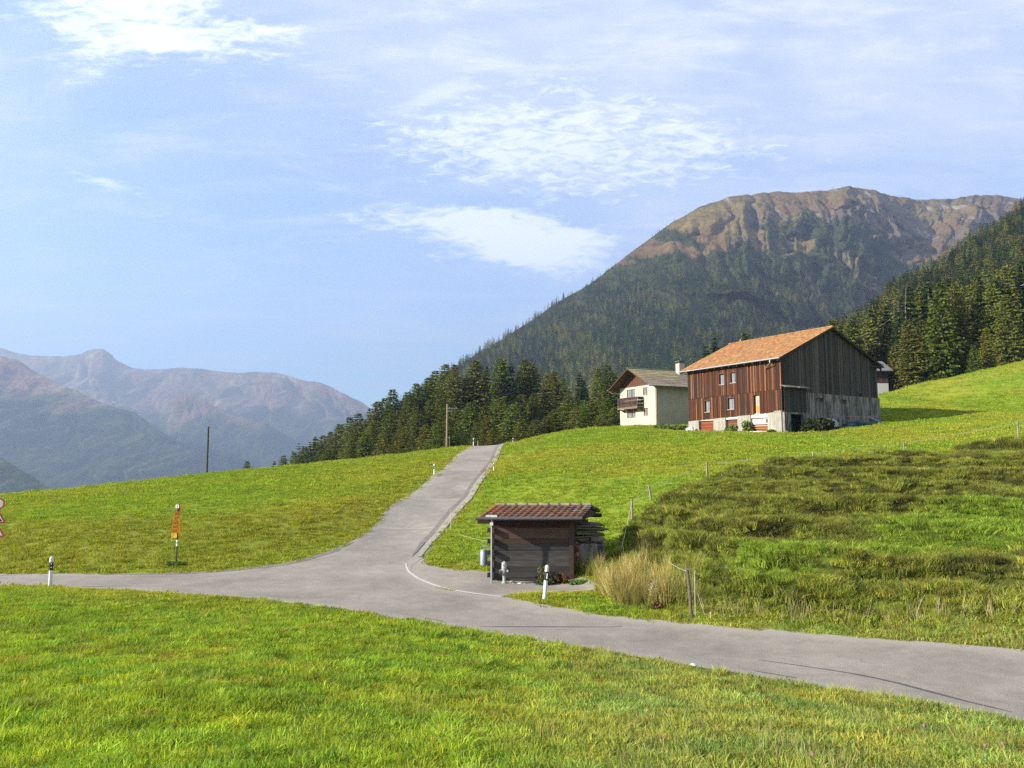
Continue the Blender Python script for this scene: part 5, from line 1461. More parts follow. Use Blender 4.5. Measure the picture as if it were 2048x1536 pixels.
# chimney
cxp = 6.6; ch_ = MB(); zc = HA + .05
ch_.box(cxp - .45, cxp + .45, HW / 2 - 1.25, HW / 2 - .45, zc - .9, zc + .95, (.34, .32, .29)); cho = ch_.build("chimney", M_plaster, hr)
ch_ = MB()
for sx in (-1, 1):
    for sy in (-1, 1): ch_.box(cxp + sx * .40 - .05, cxp + sx * .40 + .05, HW / 2 - .85 + sy * .35 - .05, HW / 2 - .85 + sy * .35 + .05, zc + .95, zc + 1.25)
ch_.box(cxp - .52, cxp + .52, HW / 2 - 1.32, HW / 2 - .38, zc + 1.25, zc + 1.32); ch_.tube([(cxp + .15, HW / 2 - .85, zc + 1.3), (cxp + .15, HW / 2 - .85, zc + 1.95)], [.06, .03], 6)
ch_.build("chimney_cap", simple_mat("dark_slate", (.10, .09, .08), .8), cho)
# balcony
b0, b1 = sorted((tw(1247), tw(1287))); zb0, zb1 = hz_(814, 99), hz_(793, 99)
dk = [(.045, .026, .018), (.035, .02, .015), (.06, .036, .025)]
mb = MB(); mb.box(-1.0, 0.0, b0, b1, zb0 - .02, zb0 + .10, (.12, .085, .06)); mb.box(-1.03, -.9, b0, b1, zb0 - .14, zb0 - .03, (.17, .12, .08))
for k in range(4): a = b0 + .1 + k * (b1 - b0 - .35) / 3; mb.add([(-.95, a, zb0 - .14), (-.95, a + .14, zb0 - .14), (0, a + .14, zb0 - .14), (0, a, zb0 - .14), (0, a, zb0 - .5), (0, a + .14, zb0 - .5)], [(0, 1, 2, 3), (0, 4, 5, 1), (0, 3, 4), (1, 5, 2), (3, 2, 5, 4)], (.12, .07, .05))
ba = mb.build("balcony", M_wood, house)
mb = MB(); r = random.Random(3)
u = b0 + .02
while u < b1 - .05:
    w_ = .135; z0_, z1_ = zb0 + .12, zb1 - .06
    for (f0, f1, ww) in ((0, .25, 1), (.25, .45, .55), (.45, .6, .9), (.6, .78, .5), (.78, 1, .95)):
        mb.box(-1.0, -.96, u + w_ * (1 - ww) / 2, u + w_ * (1 + ww) / 2, z0_ + (z1_ - z0_) * f0, z0_ + (z1_ - z0_) * f1, r.choice(dk))
    u += .15
for ys_ in (b0, b1 - .04):
    u = -.92
    while u < -.05:
        for (f0, f1, ww) in ((0, .25, 1), (.25, .45, .55), (.45, .6, .9), (.6, .78, .5), (.78, 1, .95)):
            mb.box(u + .135 * (1 - ww) / 2, u + .135 * (1 + ww) / 2, ys_, ys_ + .04, z0_ + (z1_ - z0_) * f0, z0_ + (z1_ - z0_) * f1, r.choice(dk))
        u += .15
mb.build("balusters", M_wood, ba)
mb = MB(); mb.box(-1.06, -.92, b0 - .04, b1 + .04, zb1 - .07, zb1, (.07, .045, .032)); mb.box(-.92, 0, b0 - .04, b0 + .06, zb1 - .07, zb1, (.07, .045, .032)); mb.box(-.92, 0, b1 - .06, b1 + .04, zb1 - .07, zb1, (.07, .045, .032)); mb.build("handrail", M_wood, ba)

# ------------------------------------------------------------------ grey roofed chalet behind the barn
dC = 150.0; c0 = P(1725, 785, dC); cx1 = P(1777.5, 785, dC)[0]; CZb = zpx(790, dC) - 1.5
chal = thing("chalet", "small chalet with grey roof peeking out right of the barn", "house", (c0[0], dC, CZb))
Wc = cx1 - c0[0]; zz_ = lambda py: zpx(py, dC) - CZb
mb = MB(); mb.box(0, Wc, 0, 7, -1.5, zz_(765)); mb.build("lower_wall", M_white, chal)
mb = MB(); boards(mb, 'y', 0, -1, 0, Wc, lambda u: zz_(766), lambda u: zz_(741), .22, [(.10, .045, .025), (.07, .035, .022), (.05, .035, .03)], seed=8); boards(mb, 'x', Wc, 1, 0, 7, lambda u: zz_(766), lambda u: zz_(741), .22, [(.06, .035, .025)], seed=9); mb.box(.05, Wc - .05, .05, 6.9, zz_(766), zz_(741), (.05, .03, .02)); mb.build("upper_wall", M_board, chal)
mb = MB(); xe = P(1787, 741, dC - .9)[0] - c0[0]; zr_, zev = zz_(741) + 2.3, zz_(741) - .05
mb.add([(-.8, -.9, zev), (xe, -.9, zev), (xe, 3.5, zr_), (-.8, 3.5, zr_), (xe, 7.9, zev), (-.8, 7.9, zev), (-.8, -.9, zev - .16), (xe, -.9, zev - .16), (xe, 3.5, zr_ - .16), (xe, 7.9, zev - .16), (-.8, 7.9, zev - .16)],
       [(0, 1, 2, 3), (3, 2, 4, 5), (6, 7, 1, 0), (1, 7, 8, 2), (2, 8, 9, 4), (4, 9, 10, 5)], (.15, .148, .15)); mb.build("roof", M_paint, chal)
mb = MB(); mb.box(Wc * .15, Wc * .34, -.06, .0, zz_(779), zz_(768), (.12, .03, .03)); mb.build("window_shutter", M_paint, chal)
mb = MB(); mb.tube([(Wc * .55, 1.4, zev + .5), (Wc * .55, 1.4, zr_ + .3)], .28, 8, (.05, .05, .05)); mb.build("chimney", M_paint, chal)

# ------------------------------------------------------------------ log hut by the road
hx0 = P(984, 1157, 26.6); HUZ = zpx(1157.5, 26.6); hut = thing("log_hut", "small dark log hut with rusty tiled roof beside the asphalt pad", "hut", (hx0[0], 26.6, HUZ))
SH = 0.30       # the plan is skewed: depth runs away to the right
Wd = P(1141, 1157, 26.6)[0] - hx0[0]; Dp = 2.7
S_ = lambda x, y, z: (x + SH * y, y, z)
hzp = lambda py, d=26.6: zpx(py, d) - HUZ
eH = hzp(1046); 
def sbox(mb, x0, x1, y0, y1, z0, z1, c): 
    b = len(mb.v); mb.box(x0, x1, y0, y1, z0, z1, c)
    for i in range(b, b + 8): x, y, z = mb.v[i]; mb.v[i] = (x + SH * y, y, z)
mb = MB(); r = random.Random(4); z = -.15; i = 0
lc = [(.050, .044, .040), (.062, .055, .050), (.040, .036, .033), (.072, .062, .055)]
while z < eH:
    h_ = r.uniform(.17, .215); f = z / eH
    c = [q * (1.0 if f < .55 else .9) for q in r.choice(lc)]
    if .62 < f < .85: c = [c[0] * 1.35, c[1] * .95, c[2] * .75]
    if f > .85: c = [c[0] * 1.1, c[1] * .6, c[2] * .55]
    o_ = r.uniform(-.012, .012)
    sbox(mb, 0, Wd + .02, -.0 + o_, .14 + o_, z + .006, z + h_, c)
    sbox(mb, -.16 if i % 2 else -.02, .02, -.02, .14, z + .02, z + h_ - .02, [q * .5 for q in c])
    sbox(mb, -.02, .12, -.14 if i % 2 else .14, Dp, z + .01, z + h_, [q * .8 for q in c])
    sbox(mb, 0, Wd, Dp - .14, Dp, z + .01, z + h_, c)
    z += h_; i += 1
sbox(mb, Wd - .1, Wd + .0, .14, Dp - .14, -.1, eH, (.03, .025, .02))
mb.build("wall", M_log, hut)
mb = MB(); sbox(mb, Wd - .03, Wd + .12, -.04, .12, -.2, eH, (.06, .035, .025)); mb.build("corner_post", M_wood, hut)
mb = MB(); z = eH; sbox(mb, -.5, 3.35, -.05, .1, eH - .02, eH + .12, (.04, .025, .02)); sbox(mb, -.5, 3.35, Dp - .1, Dp + .05, eH - .02, eH + .12, (.04, .025, .02)); mb.build("wall_plate", M_wood, hut)
ridge_z = hzp(1012, 28.0); ev_z = hzp(1037, 26.1); yF, yR, yB = -.5, Dp / 2, Dp + .5
rx0 = P(955, 1037, 26.1)[0] - hx0[0] - SH * yF; rx1 = P(1163, 1037, 26.1)[0] - hx0[0] - SH * yF
rust_t = [(.150, .076, .046), (.170, .088, .054), (.14, .070, .043), (.185, .10, .064)]
mb = MB()
rows, cols_ = 6, 15
for side in (0, 1):
    ya_, yb_ = (yF, yR) if side == 0 else (yB, yR)
    for i in range(rows):
        for j in range(cols_):
            f0, f1 = i / rows, (i + 1.15) / rows
            xa = rx0 + (rx1 - rx0) * j / cols_; w_ = (rx1 - rx0) / cols_
            y0_, y1_ = ya_ + (yb_ - ya_) * f0, ya_ + (yb_ - ya_) * min(1, f1); z0_ = ev_z + (ridge_z - ev_z) * f0 + .05; z1_ = ev_z + (ridge_z - ev_z) * min(1, f1) + .005
            c = [q * r.uniform(.85, 1.15) for q in r.choice(rust_t)]
            if j < 2 and r.random() < .7: c = [.24 * r.uniform(.8, 1.1), .085, .034]
            if j > 12 and r.random() < .35: c = [.20, .165, .13]
            vs = []
            prof = [(0.0, .000), (.12, .022), (.3, .038), (.48, .030), (.62, .004), (.82, -.012), (1.0, -.004)]
            for u, hh in prof:
                ex = .045 * math.sin(u * math.pi) * (1 if side == 0 else -1)
                vs += [S_(xa + w_ * u * 1.02, y0_ - ex, z0_ + hh), S_(xa + w_ * u * 1.02, y1_, z1_ + hh * .8), S_(xa + w_ * u * 1.02, y0_ - ex, z0_ + hh - .03)]
            n = len(prof); fs = []
            for q in range(n - 1): fs += [(q * 3, (q + 1) * 3, (q + 1) * 3 + 1, q * 3 + 1), (q * 3 + 2, (q + 1) * 3 + 2, (q + 1) * 3, q * 3)]
            mb.add(vs, fs, c)
hro = mb.build("roof", M_tile, hut)
mb = MB(); n = 9
for j in range(n):
    a = rx0 + (rx1 - rx0) * j / n; b = rx0 + (rx1 - rx0) * (j + 1) / n
    mb.tube([S_(a, yR, ridge_z + .045), S_(b - .02, yR, ridge_z + .035)], [.075, .065], 10, [q * r.uniform(.8, 1.2) for q in (.25, .20, .15)])
    mb.tube([S_(b - .05, yR, ridge_z + .045), S_(b + .01, yR, ridge_z + .045)], [.088, .088], 10, (.10, .075, .055))
mb.build("ridge_tile", M_tile, hro)
mb = MB()
for ya_, yb_ in ((yF + .03, yR), (yB - .03, yR)):
    mb.add([S_(rx0 + .02, ya_, ev_z + .0), S_(rx1 - .02, ya_, ev_z + .0), S_(rx1 - .02, yb_, ridge_z - .0), S_(rx0 + .02, yb_, ridge_z - .0), S_(rx0 + .02, ya_, ev_z - .07), S_(rx1 - .02, ya_, ev_z - .07), S_(rx1 - .02, yb_, ridge_z - .07), S_(rx0 + .02, yb_, ridge_z - .07)],
           [(0, 1, 2, 3), (7, 6, 5, 4), (0, 4, 5, 1), (1, 5, 6, 2), (3, 7, 4, 0)], (.045, .03, .022))
mb.build("roof_deck", M_wood, hro)
mb = MB(); 
for x_ in (.1, Wd - .1, 3.1):
    xs_ = x_
    mb.add([S_(xs_, -.05, eH + .1), S_(xs_, Dp + .05, eH + .1), S_(xs_, yR, ridge_z - .08), S_(xs_ + .08, -.05, eH + .1), S_(xs_ + .08, Dp + .05, eH + .1), S_(xs_ + .08, yR, ridge_z - .08)], [(0, 1, 2), (5, 4, 3), (0, 3, 4, 1), (1, 4, 5, 2), (2, 5, 3, 0)], (.05, .035, .025))
mb.build("truss", M_wood, hut)
mb = MB(); 
for f in range(7):
    pass
mb.tube([S_(rx0 - .05, yF - .06, ev_z + .0), S_(rx1 + .03, yF - .06, ev_z + .0)], .055, 10); mb.build("gutter", simple_mat("dark_zinc", (.10, .10, .105), .5, .5), hut)
# trough wall under the stacked boards
tx = P(1166, 1150, 27.2)[0]; tz0 = H1(tx, 27.4)
blk = MB(); zt_ = zpx(1086, 27.3)
blk.box(-.55, .33, 0, 1.9, -.3, zt_ - tz0 - .06, (.25, .24, .22)); blk.box(.34, .60, .02, 1.88, -.3, zt_ - tz0 - .10, (.3, .29, .27))
o = blk.build("concrete_block", M_conc); o.location = (tx + .2, 27.35, tz0); tag(o, "weathered concrete block under the boards at the hut's right end", "concrete block")
st = P(1185, 1076, 28.2)
mb = MB(); mb.box(-.9, .55, -.5, .75, 0, .07, (.075, .06, .05)); mb.box(.1, .62, -.55, .2, .07, .16, (.16, .12, .09)); mb.box(-.95, .5, .3, .9, .07, .14, (.08, .07, .06))
o = mb.build("stone_slab", M_wood); o.location = (tx + .25, 28.2, zt_ - .05); tag(o, "rough dark slab capping the concrete block", "slab")
r = random.Random(12)
# boards leaning in the open end of the hut: every board a thing
ROWB = [("topmost weathered board in the stack under the hut's right gable", 1.0), ("second highest weathered board in the hut's stack", .98), ("third highest board in the stack, with a pale sawn end", 1.08), ("fourth board from the top of the hut's stack", 1.0),
        ("fifth board from the top of the hut's stack, slightly askew", .97), ("sixth board down in the hut's stack of weathered boards", 1.03), ("lowest board of the hut's stack, resting on the dark slab", 1.0)]
for i, (lb, ln) in enumerate(ROWB):
    L = 1.7 * ln; zc_ = zpx(1049 + i * 5.3, 27.6)
    m_ = MB(); c = [q * r.uniform(.7, 1.25) for q in (.115, .095, .072)]
    m_.box(-.17, .17, -L / 2, L / 2, -.026, .026, c); m_.box(-.165, .165, L / 2, L / 2 + .004, -.022, .022, [q * 1.8 for q in c])
    o = m_.build("stacked_board", M_wood); o.location = (tx + .12 + r.uniform(-.10, .10) + .035 * i, 28.1, zc_ + .02)
    o.rotation_euler = (math.radians(-3 + r.uniform(-2, 2)), math.radians(6 + r.uniform(-3, 3)), math.radians(-58 + r.uniform(-9, 9) + i * 3.0))
    tag(o, lb, "board", "boards stacked at the hut's right end")
# two more rows behind, making the heap deep
# milk can like canister on the left wall
cp = P(967.5, 1113, 27.2); mb = MB()
mb.lathe([(.005, -.30), (.118, -.30), (.125, -.27), (.125, .18), (.11, .21), (.115, .235), (.07, .255), (.005, .26)], 18, (0, 0), (.50, .54, .60)); 
o = mb.build("metal_canister", simple_mat("dull_aluminium", (.28, .31, .36), .45, .35, var=.12), smooth=True); o.location = (cp[0], 27.2, zpx(1113, 27.2)); tag(o, "cylindrical grey metal canister fixed to the hut's left corner", "canister")
mb = MB(); mb.box(-.10, .12, -.05, .05, 0, .05, (.4, .4, .4)); ob2 = mb.build("bracket", M_metal, o); ob2.location = (.02, 0, .33)
# street name sign
SPX = 983.0; sp = P(SPX, 1158, 26.1); zg = H1(sp[0], 26.1)
sg = thing("street_sign", "white street name plate on a thin grey pole before the hut", "sign", (sp[0], 26.1, zg))
zs = lambda py: zpx(py, 26.1) - zg
mb = MB(); mb.tube([(0, 0, -.2), (0, 0, zs(1029.5))], .028, 12); mb.build("pole", M_metal, sg, True)
pw = P(994, 1035, 26.0)[0] - P(971, 1035, 26.0)[0]
mb = MB(); mb.box(P(971, 1034, 26)[0] - sp[0], P(994, 1034, 26)[0] - sp[0], -.052, -.030, zs(1039), zs(1030.2), (.60, .59, .57)); pl = mb.build("name_plate", M_gloss, sg)
def text(name, s, size, loc, rot, mat, parent, sx=1.0, align='CENTER'):
    c = bpy.data.curves.new(name, 'FONT'); c.body = s; c.size = size; c.extrude = .001; c.align_x = align; c.align_y = 'CENTER'
    c.materials.append(mat); oc = bpy.data.objects.new(name, c); COL.objects.link(oc); bpy.context.view_layer.update(); me = bpy.data.meshes.new_from_object(oc); bpy.data.objects.remove(oc); o = bpy.data.objects.new(name, me); COL.objects.link(o); o.location = loc; o.rotation_euler = rot; o.scale = (sx, 1, 1); o.parent = parent; return o
M_black = simple_mat("black_print", (.02, .02, .022), .6, var=.1); M_ink = simple_mat("grey_ink", (.10, .10, .11), .6, var=.1)
text("lettering", "Duchlistrasse", .082, ((P(971, 1034, 26)[0] + P(994, 1034, 26)[0]) / 2 - sp[0], -.055, (zs(1039) + zs(1030.2)) / 2 - .003), (math.pi / 2, 0, 0), M_ink, pl, .92)
mb = MB(); mb.box(-.06, .05, -.05, .05, zs(1051), zs(1044.5), (.55, .58, .58)); mb.build("clamp_box", M_paint, sg)
mb = MB(); mb.box(.02, .045, -.035, .0, zs(1044.5), zs(1040), (.75, .18, .04)); mb.build("reflector", M_gloss, sg)
# hydrant
hp = P(1008.5, 1155, 26.2); zg = H1(hp[0], 26.2)
hy = thing("fire_hydrant", "pale grey fire hydrant with capped side outlets before the hut wall", "hydrant", (hp[0], 26.2, zg))
mb = MB(); mb.lathe([(.10, -.05), (.105, .0), (.105, .12), (.085, .14), (.060, .17), (.062, .38), (.085, .50), (.098, .56), (.098, .62)], 20, (0, 0), (.27, .275, .27)); mb.build("barrel", M_paint, hy, True)
mb = MB(); mb.lathe([(.098, .62), (.100, .64), (.092, .66), (.092, .78), (.078, .805), (.03, .815), (.02, .84), (.005, .84)], 20, (0, 0), (.30, .30, .295)); mb.build("cap", M_paint, hy, True)
for s in (-1, 1):
    mb = MB(); mb.tube([(s * .07, -.02, .53), (s * .135, -.045, .505)], [.05, .052], 12, (.28, .28, .27)); oo = mb.build("outlet", M_paint, hy, True)
    mb = MB(); mb.tube([(s * .135, -.045, .505), (s * .165, -.055, .495)], [.058, .056], 12, (.10, .10, .10)); mb.build("outlet_cap", M_paint, oo, True)
mb = MB(); mb.tube([(0, -.06, .42), (0, -.125, .40)], [.055, .055], 12, (.12, .12, .12)); mb.build("front_outlet", M_paint, hy, True)
mb = MB(); mb.box(-.045, -.005, -.104, -.09, .69, .73, (.55, .10, .06)); mb.build("badge", M_gloss, hy)
# stones along the hut foot
def stone(px, py, d, s, lab, seed, col=None):
    p = P(px, py, d); import bmesh
    bm = bmesh.new(); bmesh.ops.create_icosphere(bm, subdivisions=3, radius=1.0); rr_ = random.Random(seed); off = Vector((rr_.random() * 9, rr_.random() * 9, 0))
    from mathutils import noise as mn
    for v in bm.verts:
        k = 1 + .45 * mn.noise(v.co * 1.1 + off) + .15 * mn.noise(v.co * 3 + off); v.co *= k
        v.co.z = max(v.co.z, -.45)
    me = bpy.data.meshes.new("stone"); bm.to_mesh(me); bm.free(); me.materials.append(col or M_stone)
    me.polygons.foreach_set('use_smooth', [True] * len(me.polygons))
    o = bpy.data.objects.new("stone", me); COL.objects.link(o); o.location = (p[0], d, H1(p[0], d) + s * .25); o.scale = (s * 1.25, s, s * .8); o.rotation_euler = (0, 0, rr_.random() * 6)
    return tag(o, lab, "stone", "stones along the hut wall")
M_st2 = simple_mat("brown_stone", (.26, .17, .10), .9, var=.3, bump=.4); M_st3 = simple_mat("white_stone", (.55, .54, .5), .9, var=.2, bump=.3)
stone(1024, 1151, 26.35, .14, "broad grey brown stone just right of the hydrant", 1); stone(1021, 1155, 26.2, .10, "low brown stone in front of the broad one beside the hydrant", 2, M_st2)
stone(1039, 1152, 26.3, .12, "pointed pale stone between two brown ones at the hut wall", 3, M_st3); stone(1051, 1149, 26.45, .10, "rusty brown stone on top of the row at the hut wall", 4, M_st2)
stone(1049, 1154, 26.2, .10, "flat grey stone under the rusty brown one", 5); stone(1061, 1152, 26.3, .085, "small grey stone near the green weeds at the hut wall", 6); stone(1070, 1151, 26.35, .09, "last brownish stone before the green weeds at the hut", 7, M_st2)
stone(996, 1155, 26.3, .09, "small pale stone between street sign pole and hydrant", 8, M_st3); stone(978, 1156, 26.2, .07, "small stone left of the street sign pole's foot", 9)
stone(1386, 1332, 15.35, .05, "white stone lying in the grass at the right road's near verge", 10, M_st3)['group'] = "loose stones on the verge"
stone(1380, 851, 85.6, .45, "pale rock at the left foot of the barn's red front", 11, M_st3)['group'] = "loose stones on the verge"

# ------------------------------------------------------------------ delineator posts
def delineator(px, py, d, lab, lean=0.0, refl=1, h=1.05, z=None):
    p = P(px, py, d); zg = H1(p[0], d) if z is None else z
    t = thing("delineator_post", lab, "guide post", (p[0], d, zg - .04), 0, "black banded delineator posts along the roads")
    t.rotation_euler = (0, lean, 0)
    rp = lambda z: .062 - .006 * z
    mb = MB(); mb.lathe([(.060, -.15), (.060, 0), (.060, .66)], 18, (0, 0), (.60, .60, .59)); mb.build("shaft", M_paint, t, True)
    mb = MB(); mb.lathe([(.0625, .62), (.0625, .88)], 18, (0, 0), (.015, .015, .016)); bnd = mb.build("black_band", M_paint, t, True)
    mb = MB(); mb.lathe([(.060, .88), (.060, 1.0), (.052, 1.035), (.034, 1.06), (.01, 1.07)], 18, (0, 0), (.60, .60, .59)); mb.build("top", M_paint, t, True)
    mb = MB()
    if refl == 1: mb.box(.0, .030, -.070, -.058, .67, .83, (.72, .74, .76))
    else: mb.tube([(.035, -.050, .83), (.037, -.056, .83)], .022, 12, (.8, .8, .8)); mb.tube([(.035, -.050, .72), (.037, -.056, .72)], .022, 12, (.8, .8, .8))
    mb.build("reflector", M_gloss, bnd)
    t.scale = (h / 1.05 * .98, h / 1.05 * .98, h / 1.05)
    return t
delineator(100, 1176, 25.1, "delineator post standing alone on the near verge at the far left", 0, 2, 1.03)
delineator(1088.5, 1194, 23.0, "delineator post leaning right in front of the hut", math.radians(5), 1, 1.06)
delineator(868.5, 945, 55.0, "delineator post left of the climbing road, halfway up", 0, 1, .90)
delineator(987.5, 943, 57.5, "small delineator post right of the climbing road, half sunk in grass", 0, 1, .66)
delineator(947, 891, 86.5, "delineator post at the left end of the road crest", 0, 1, .95)
delineator(1026, 889, 87, "delineator post at the right end of the road crest", 0, 1, .75)

# ------------------------------------------------------------------ hiking signpost
wp = P(352, 1131, 30.3); zg = H1(wp[0], 30.3); zw = lambda py: zpx(py, 30.3) - zg
hk = thing("hiking_signpost", "slim post stacked with orange hiking arrows in the left meadow", "signpost", (wp[0], 30.3, zg), 0)
mb = MB(); mb.tube([(0, 0, -.2), (.02, 0, zw(1008))], .028, 10, (.05, .05, .05)); mb.build("pole", M_paint, hk, True)
mb = MB(); mb.tube([(.01, 0, zw(1092)), (.01, 0, zw(1079.5))], .034, 10, (.75, .75, .72)); mb.tube([(.01, 0, zw(1087)), (.01, 0, zw(1084))], .036, 10, (.3, .3, .3)); mb.build("white_sleeve", M_paint, hk, True)
mb = MB(); mb.box(-.085, .045, -.06, -.045, zw(1016), zw(1009), (.80, .76, .68)); q = mb.build("route_marker", M_gloss, hk); mb = MB(); mb.box(-.035, -.005, -.063, -.060, zw(1014.5), zw(1010.5), (.35, .06, .04)); mb.build("red_mark", M_gloss, q)
mb = MB(); mb.box(.05, .17, -.03, -.018, zw(1017), zw(1010.5), (.75, .25, .02)); mb.box(.06, .14, -.03, -.018, zw(1021.5), zw(1017.6), (.6, .12, .05)); mb.build("side_plate", M_gloss, hk)
mb = MB(); mb.box(-.04, .08, -.05, -.03, zw(1018), zw(1016.3), (.02, .02, .02)); mb.box(-.03, .06, -.05, -.03, zw(1021.8), zw(1019.6), (.02, .02, .02)); mb.build("clamp", M_paint, hk)
org = (.40, .145, .008)
bands = [(1024, 1032, -.14, .10, -1), (1033, 1041.5, -.16, .11, 1), (1042, 1049.5, -.19, .14, -1), (1050, 1057.5, -.20, .15, 1), (1058, 1066, -.22, .15, -1)]
for (y0, y1, a, b, s) in bands:
    z0_, z1_ = zw(y1 - .3), zw(y0); zm = (z0_ + z1_) / 2
    mb = MB(); poly = [(a, z0_), (b - .03, z0_), (b, zm), (b - .03, z1_), (a, z1_)] if s > 0 else [(a + .03, z0_), (b, z0_), (b, z1_), (a + .03, z1_), (a, zm)]
    mb.prism(poly, 'y', -.062, -.045, tuple(c * random.uniform(.85, 1.1) for c in org)); w_ = mb.build("arrow_plate", M_gloss, hk)
    for k, tx_ in enumerate(("Clavadel", "Sertig", "Davos") if y0 % 2 else ("Monstein", "Frauenkirch")):
        text("lettering", tx_ + "  " + ["30 Min", "1 h 15", "2 h"][k], .05, (a + .05, -.0635, z1_ - .035 - k * .05), (math.pi / 2, 0, 0), M_black, w_, .5, 'LEFT')
mb = MB(); mb.box(-.20, .02, -.075, -.062, zw(1075), zw(1066.5), (.62, .43, .03)); yp = mb.build("yellow_plate", M_gloss, hk)
text("lettering", "Spazierweg", .05, (-.18, -.0765, zw(1069)), (math.pi / 2, 0, 0), M_black, yp, .5, 'LEFT'); text("lettering", "Dorf", .05, (-.18, -.0765, zw(1072.5)), (math.pi / 2, 0, 0), M_black, yp, .5, 'LEFT')

# ------------------------------------------------------------------ warning signs at the left frame edge
tpx = P(-8.5, 1146, 28.2); zg = H1(tpx[0], 28.2); z8 = lambda py: zpx(py, 28.2) - zg
ts = thing("traffic_sign", "pole with round and triangular red bordered signs cut by the left edge", "road sign", (tpx[0], 28.2, zg))
mb = MB(); mb.tube([(0, 0, -.3), (0, 0, z8(994))], .03, 10); mb.build("pole", M_metal, ts, True)
cr = 11 / F * 28.2; zc_ = z8(1007)
def disc(r_, y0, y1, z, col, n=28): 
    m = MB(); m.prism([(r_ * math.cos(k * 2 * math.pi / n), z + r_ * math.sin(k * 2 * math.pi / n)) for k in range(n)], 'y', y0, y1, col); return m
a = disc(cr, -.05, -.035, zc_, (.26, .02, .02)).build("round_sign", M_gloss, ts); disc(cr * .76, -.053, -.0505, zc_, (.36, .33, .33)).build("sign_face", M_gloss, a)
def tri(py_top, py_bot, S):
    zb_t, zt_t = z8(py_bot), z8(py_top); h = zt_t - zb_t; m = MB(); hw_ = S / 2
    m.prism([(-hw_, zb_t), (hw_, zb_t), (0, zt_t)], 'y', -.05, -.035, (.24, .018, .018)); a = m.build("triangle_sign", M_gloss, ts)
    k = .70; cz_ = zb_t + h / 3; m = MB(); m.prism([(-hw_ * k, cz_ - h / 3 * k), (hw_ * k, cz_ - h / 3 * k), (0, cz_ + h * 2 / 3 * k)], 'y', -.053, -.0505, (.36, .33, .33)); m.build("sign_face", M_gloss, a)
    return a, cz_, hw_, h
S_t = 31 / F * 28.2
a, c_, hw_, h_ = tri(1019.5, 1046, S_t); m = MB(); m.prism([(-hw_ * .5, c_ - h_ * .2), (hw_ * .55, c_ - h_ * .2), (hw_ * .2, c_ + .02), (-hw_ * .1, c_ - h_ * .08)], 'y', -.056, -.0535, (.02, .02, .02)); m.build("symbol", M_gloss, a)
a, c_, hw_, h_ = tri(1047, 1073.5, S_t * .97); m = MB(); m.prism([(-.03, c_ - h_ * .2), (.03, c_ - h_ * .2), (.04, c_ + h_ * .2), (-.04, c_ + h_ * .2)], 'y', -.056, -.0535, (.06, .06, .06)); m.build("symbol", M_gloss, a)

# ------------------------------------------------------------------ poles
def ground_at(px, d): x, y = XY(px, d); return x, y, H1(x, y)
x, y, zg = ground_at(415, 84); zt = zpx(855, 84)
t = thing("utility_pole", "bare dark wooden pole standing alone behind the left meadow's rim", "pole", (x, y, zg - 1))
mb = MB(); mb.tube([(0, 0, -.3), (0, 0, zt - zg + 1)], [.12, .10], 10, (.06, .05, .042)); mb.build("shaft", M_wood, t, True); mb = MB(); mb.lathe([(.115, zt - zg + .98), (.115, zt - zg + 1.06), (.02, zt - zg + 1.14)], 10, (0, 0), (.05, .05, .05)); mb.build("cap", M_wood, t)
x, y, zg = ground_at(893, 98); zt = zpx(808, 98)
t = thing("utility_pole", "brown wooden pole with short crossarm left of the road crest", "pole", (x, y, zg - .5))
H_ = zt - zg + .5
mb = MB(); mb.tube([(0, 0, -.5), (.07, 0, H_)], [.15, .11], 10, (.21, .155, .11)); mb.build("shaft", M_wood, t, True)
mb = MB(); mb.tube([(.05, -.1, H_ - .62), (1.35, -.1, H_ - .58)], .022, 8, (.4, .4, .4)); ca = mb.build("crossarm", M_metal, t); mb = MB(); mb.tube([(.05, -.1, H_ - 1.0), (.75, -.1, H_ - .9)], .025, 6, (.4, .4, .4)); mb.build("brace", M_metal, t)
mb = MB()
for q in (.4, 1.25): mb.lathe([(.03, H_ - .58), (.05, H_ - .5), (.03, H_ - .44)], 8, (q, -.1), (.3, .3, .28))
mb.build("insulator", M_paint, ca)
x, y, zg = ground_at(899, 94); zt = zpx(871, 94); mb = MB(); mb.tube([(0, 0, -.3), (0, 0, zt - zg)], .04, 6, (.16, .12, .09)); o = mb.build("wooden_stake", M_wood); o.location = (x, y, zg); tag(o, "thin stake just right of the crossarm pole's foot", "stake")
x, y, zg = ground_at(955.5, 88.5); mb = MB(); mb.tube([(0, 0, -.3), (0, 0, .75)], .035, 6, (.3, .28, .25)); o = mb.build("wooden_stake", M_wood); o.location = (x, y, zg); tag(o, "short grey stake right of the crest's left delineator", "stake")
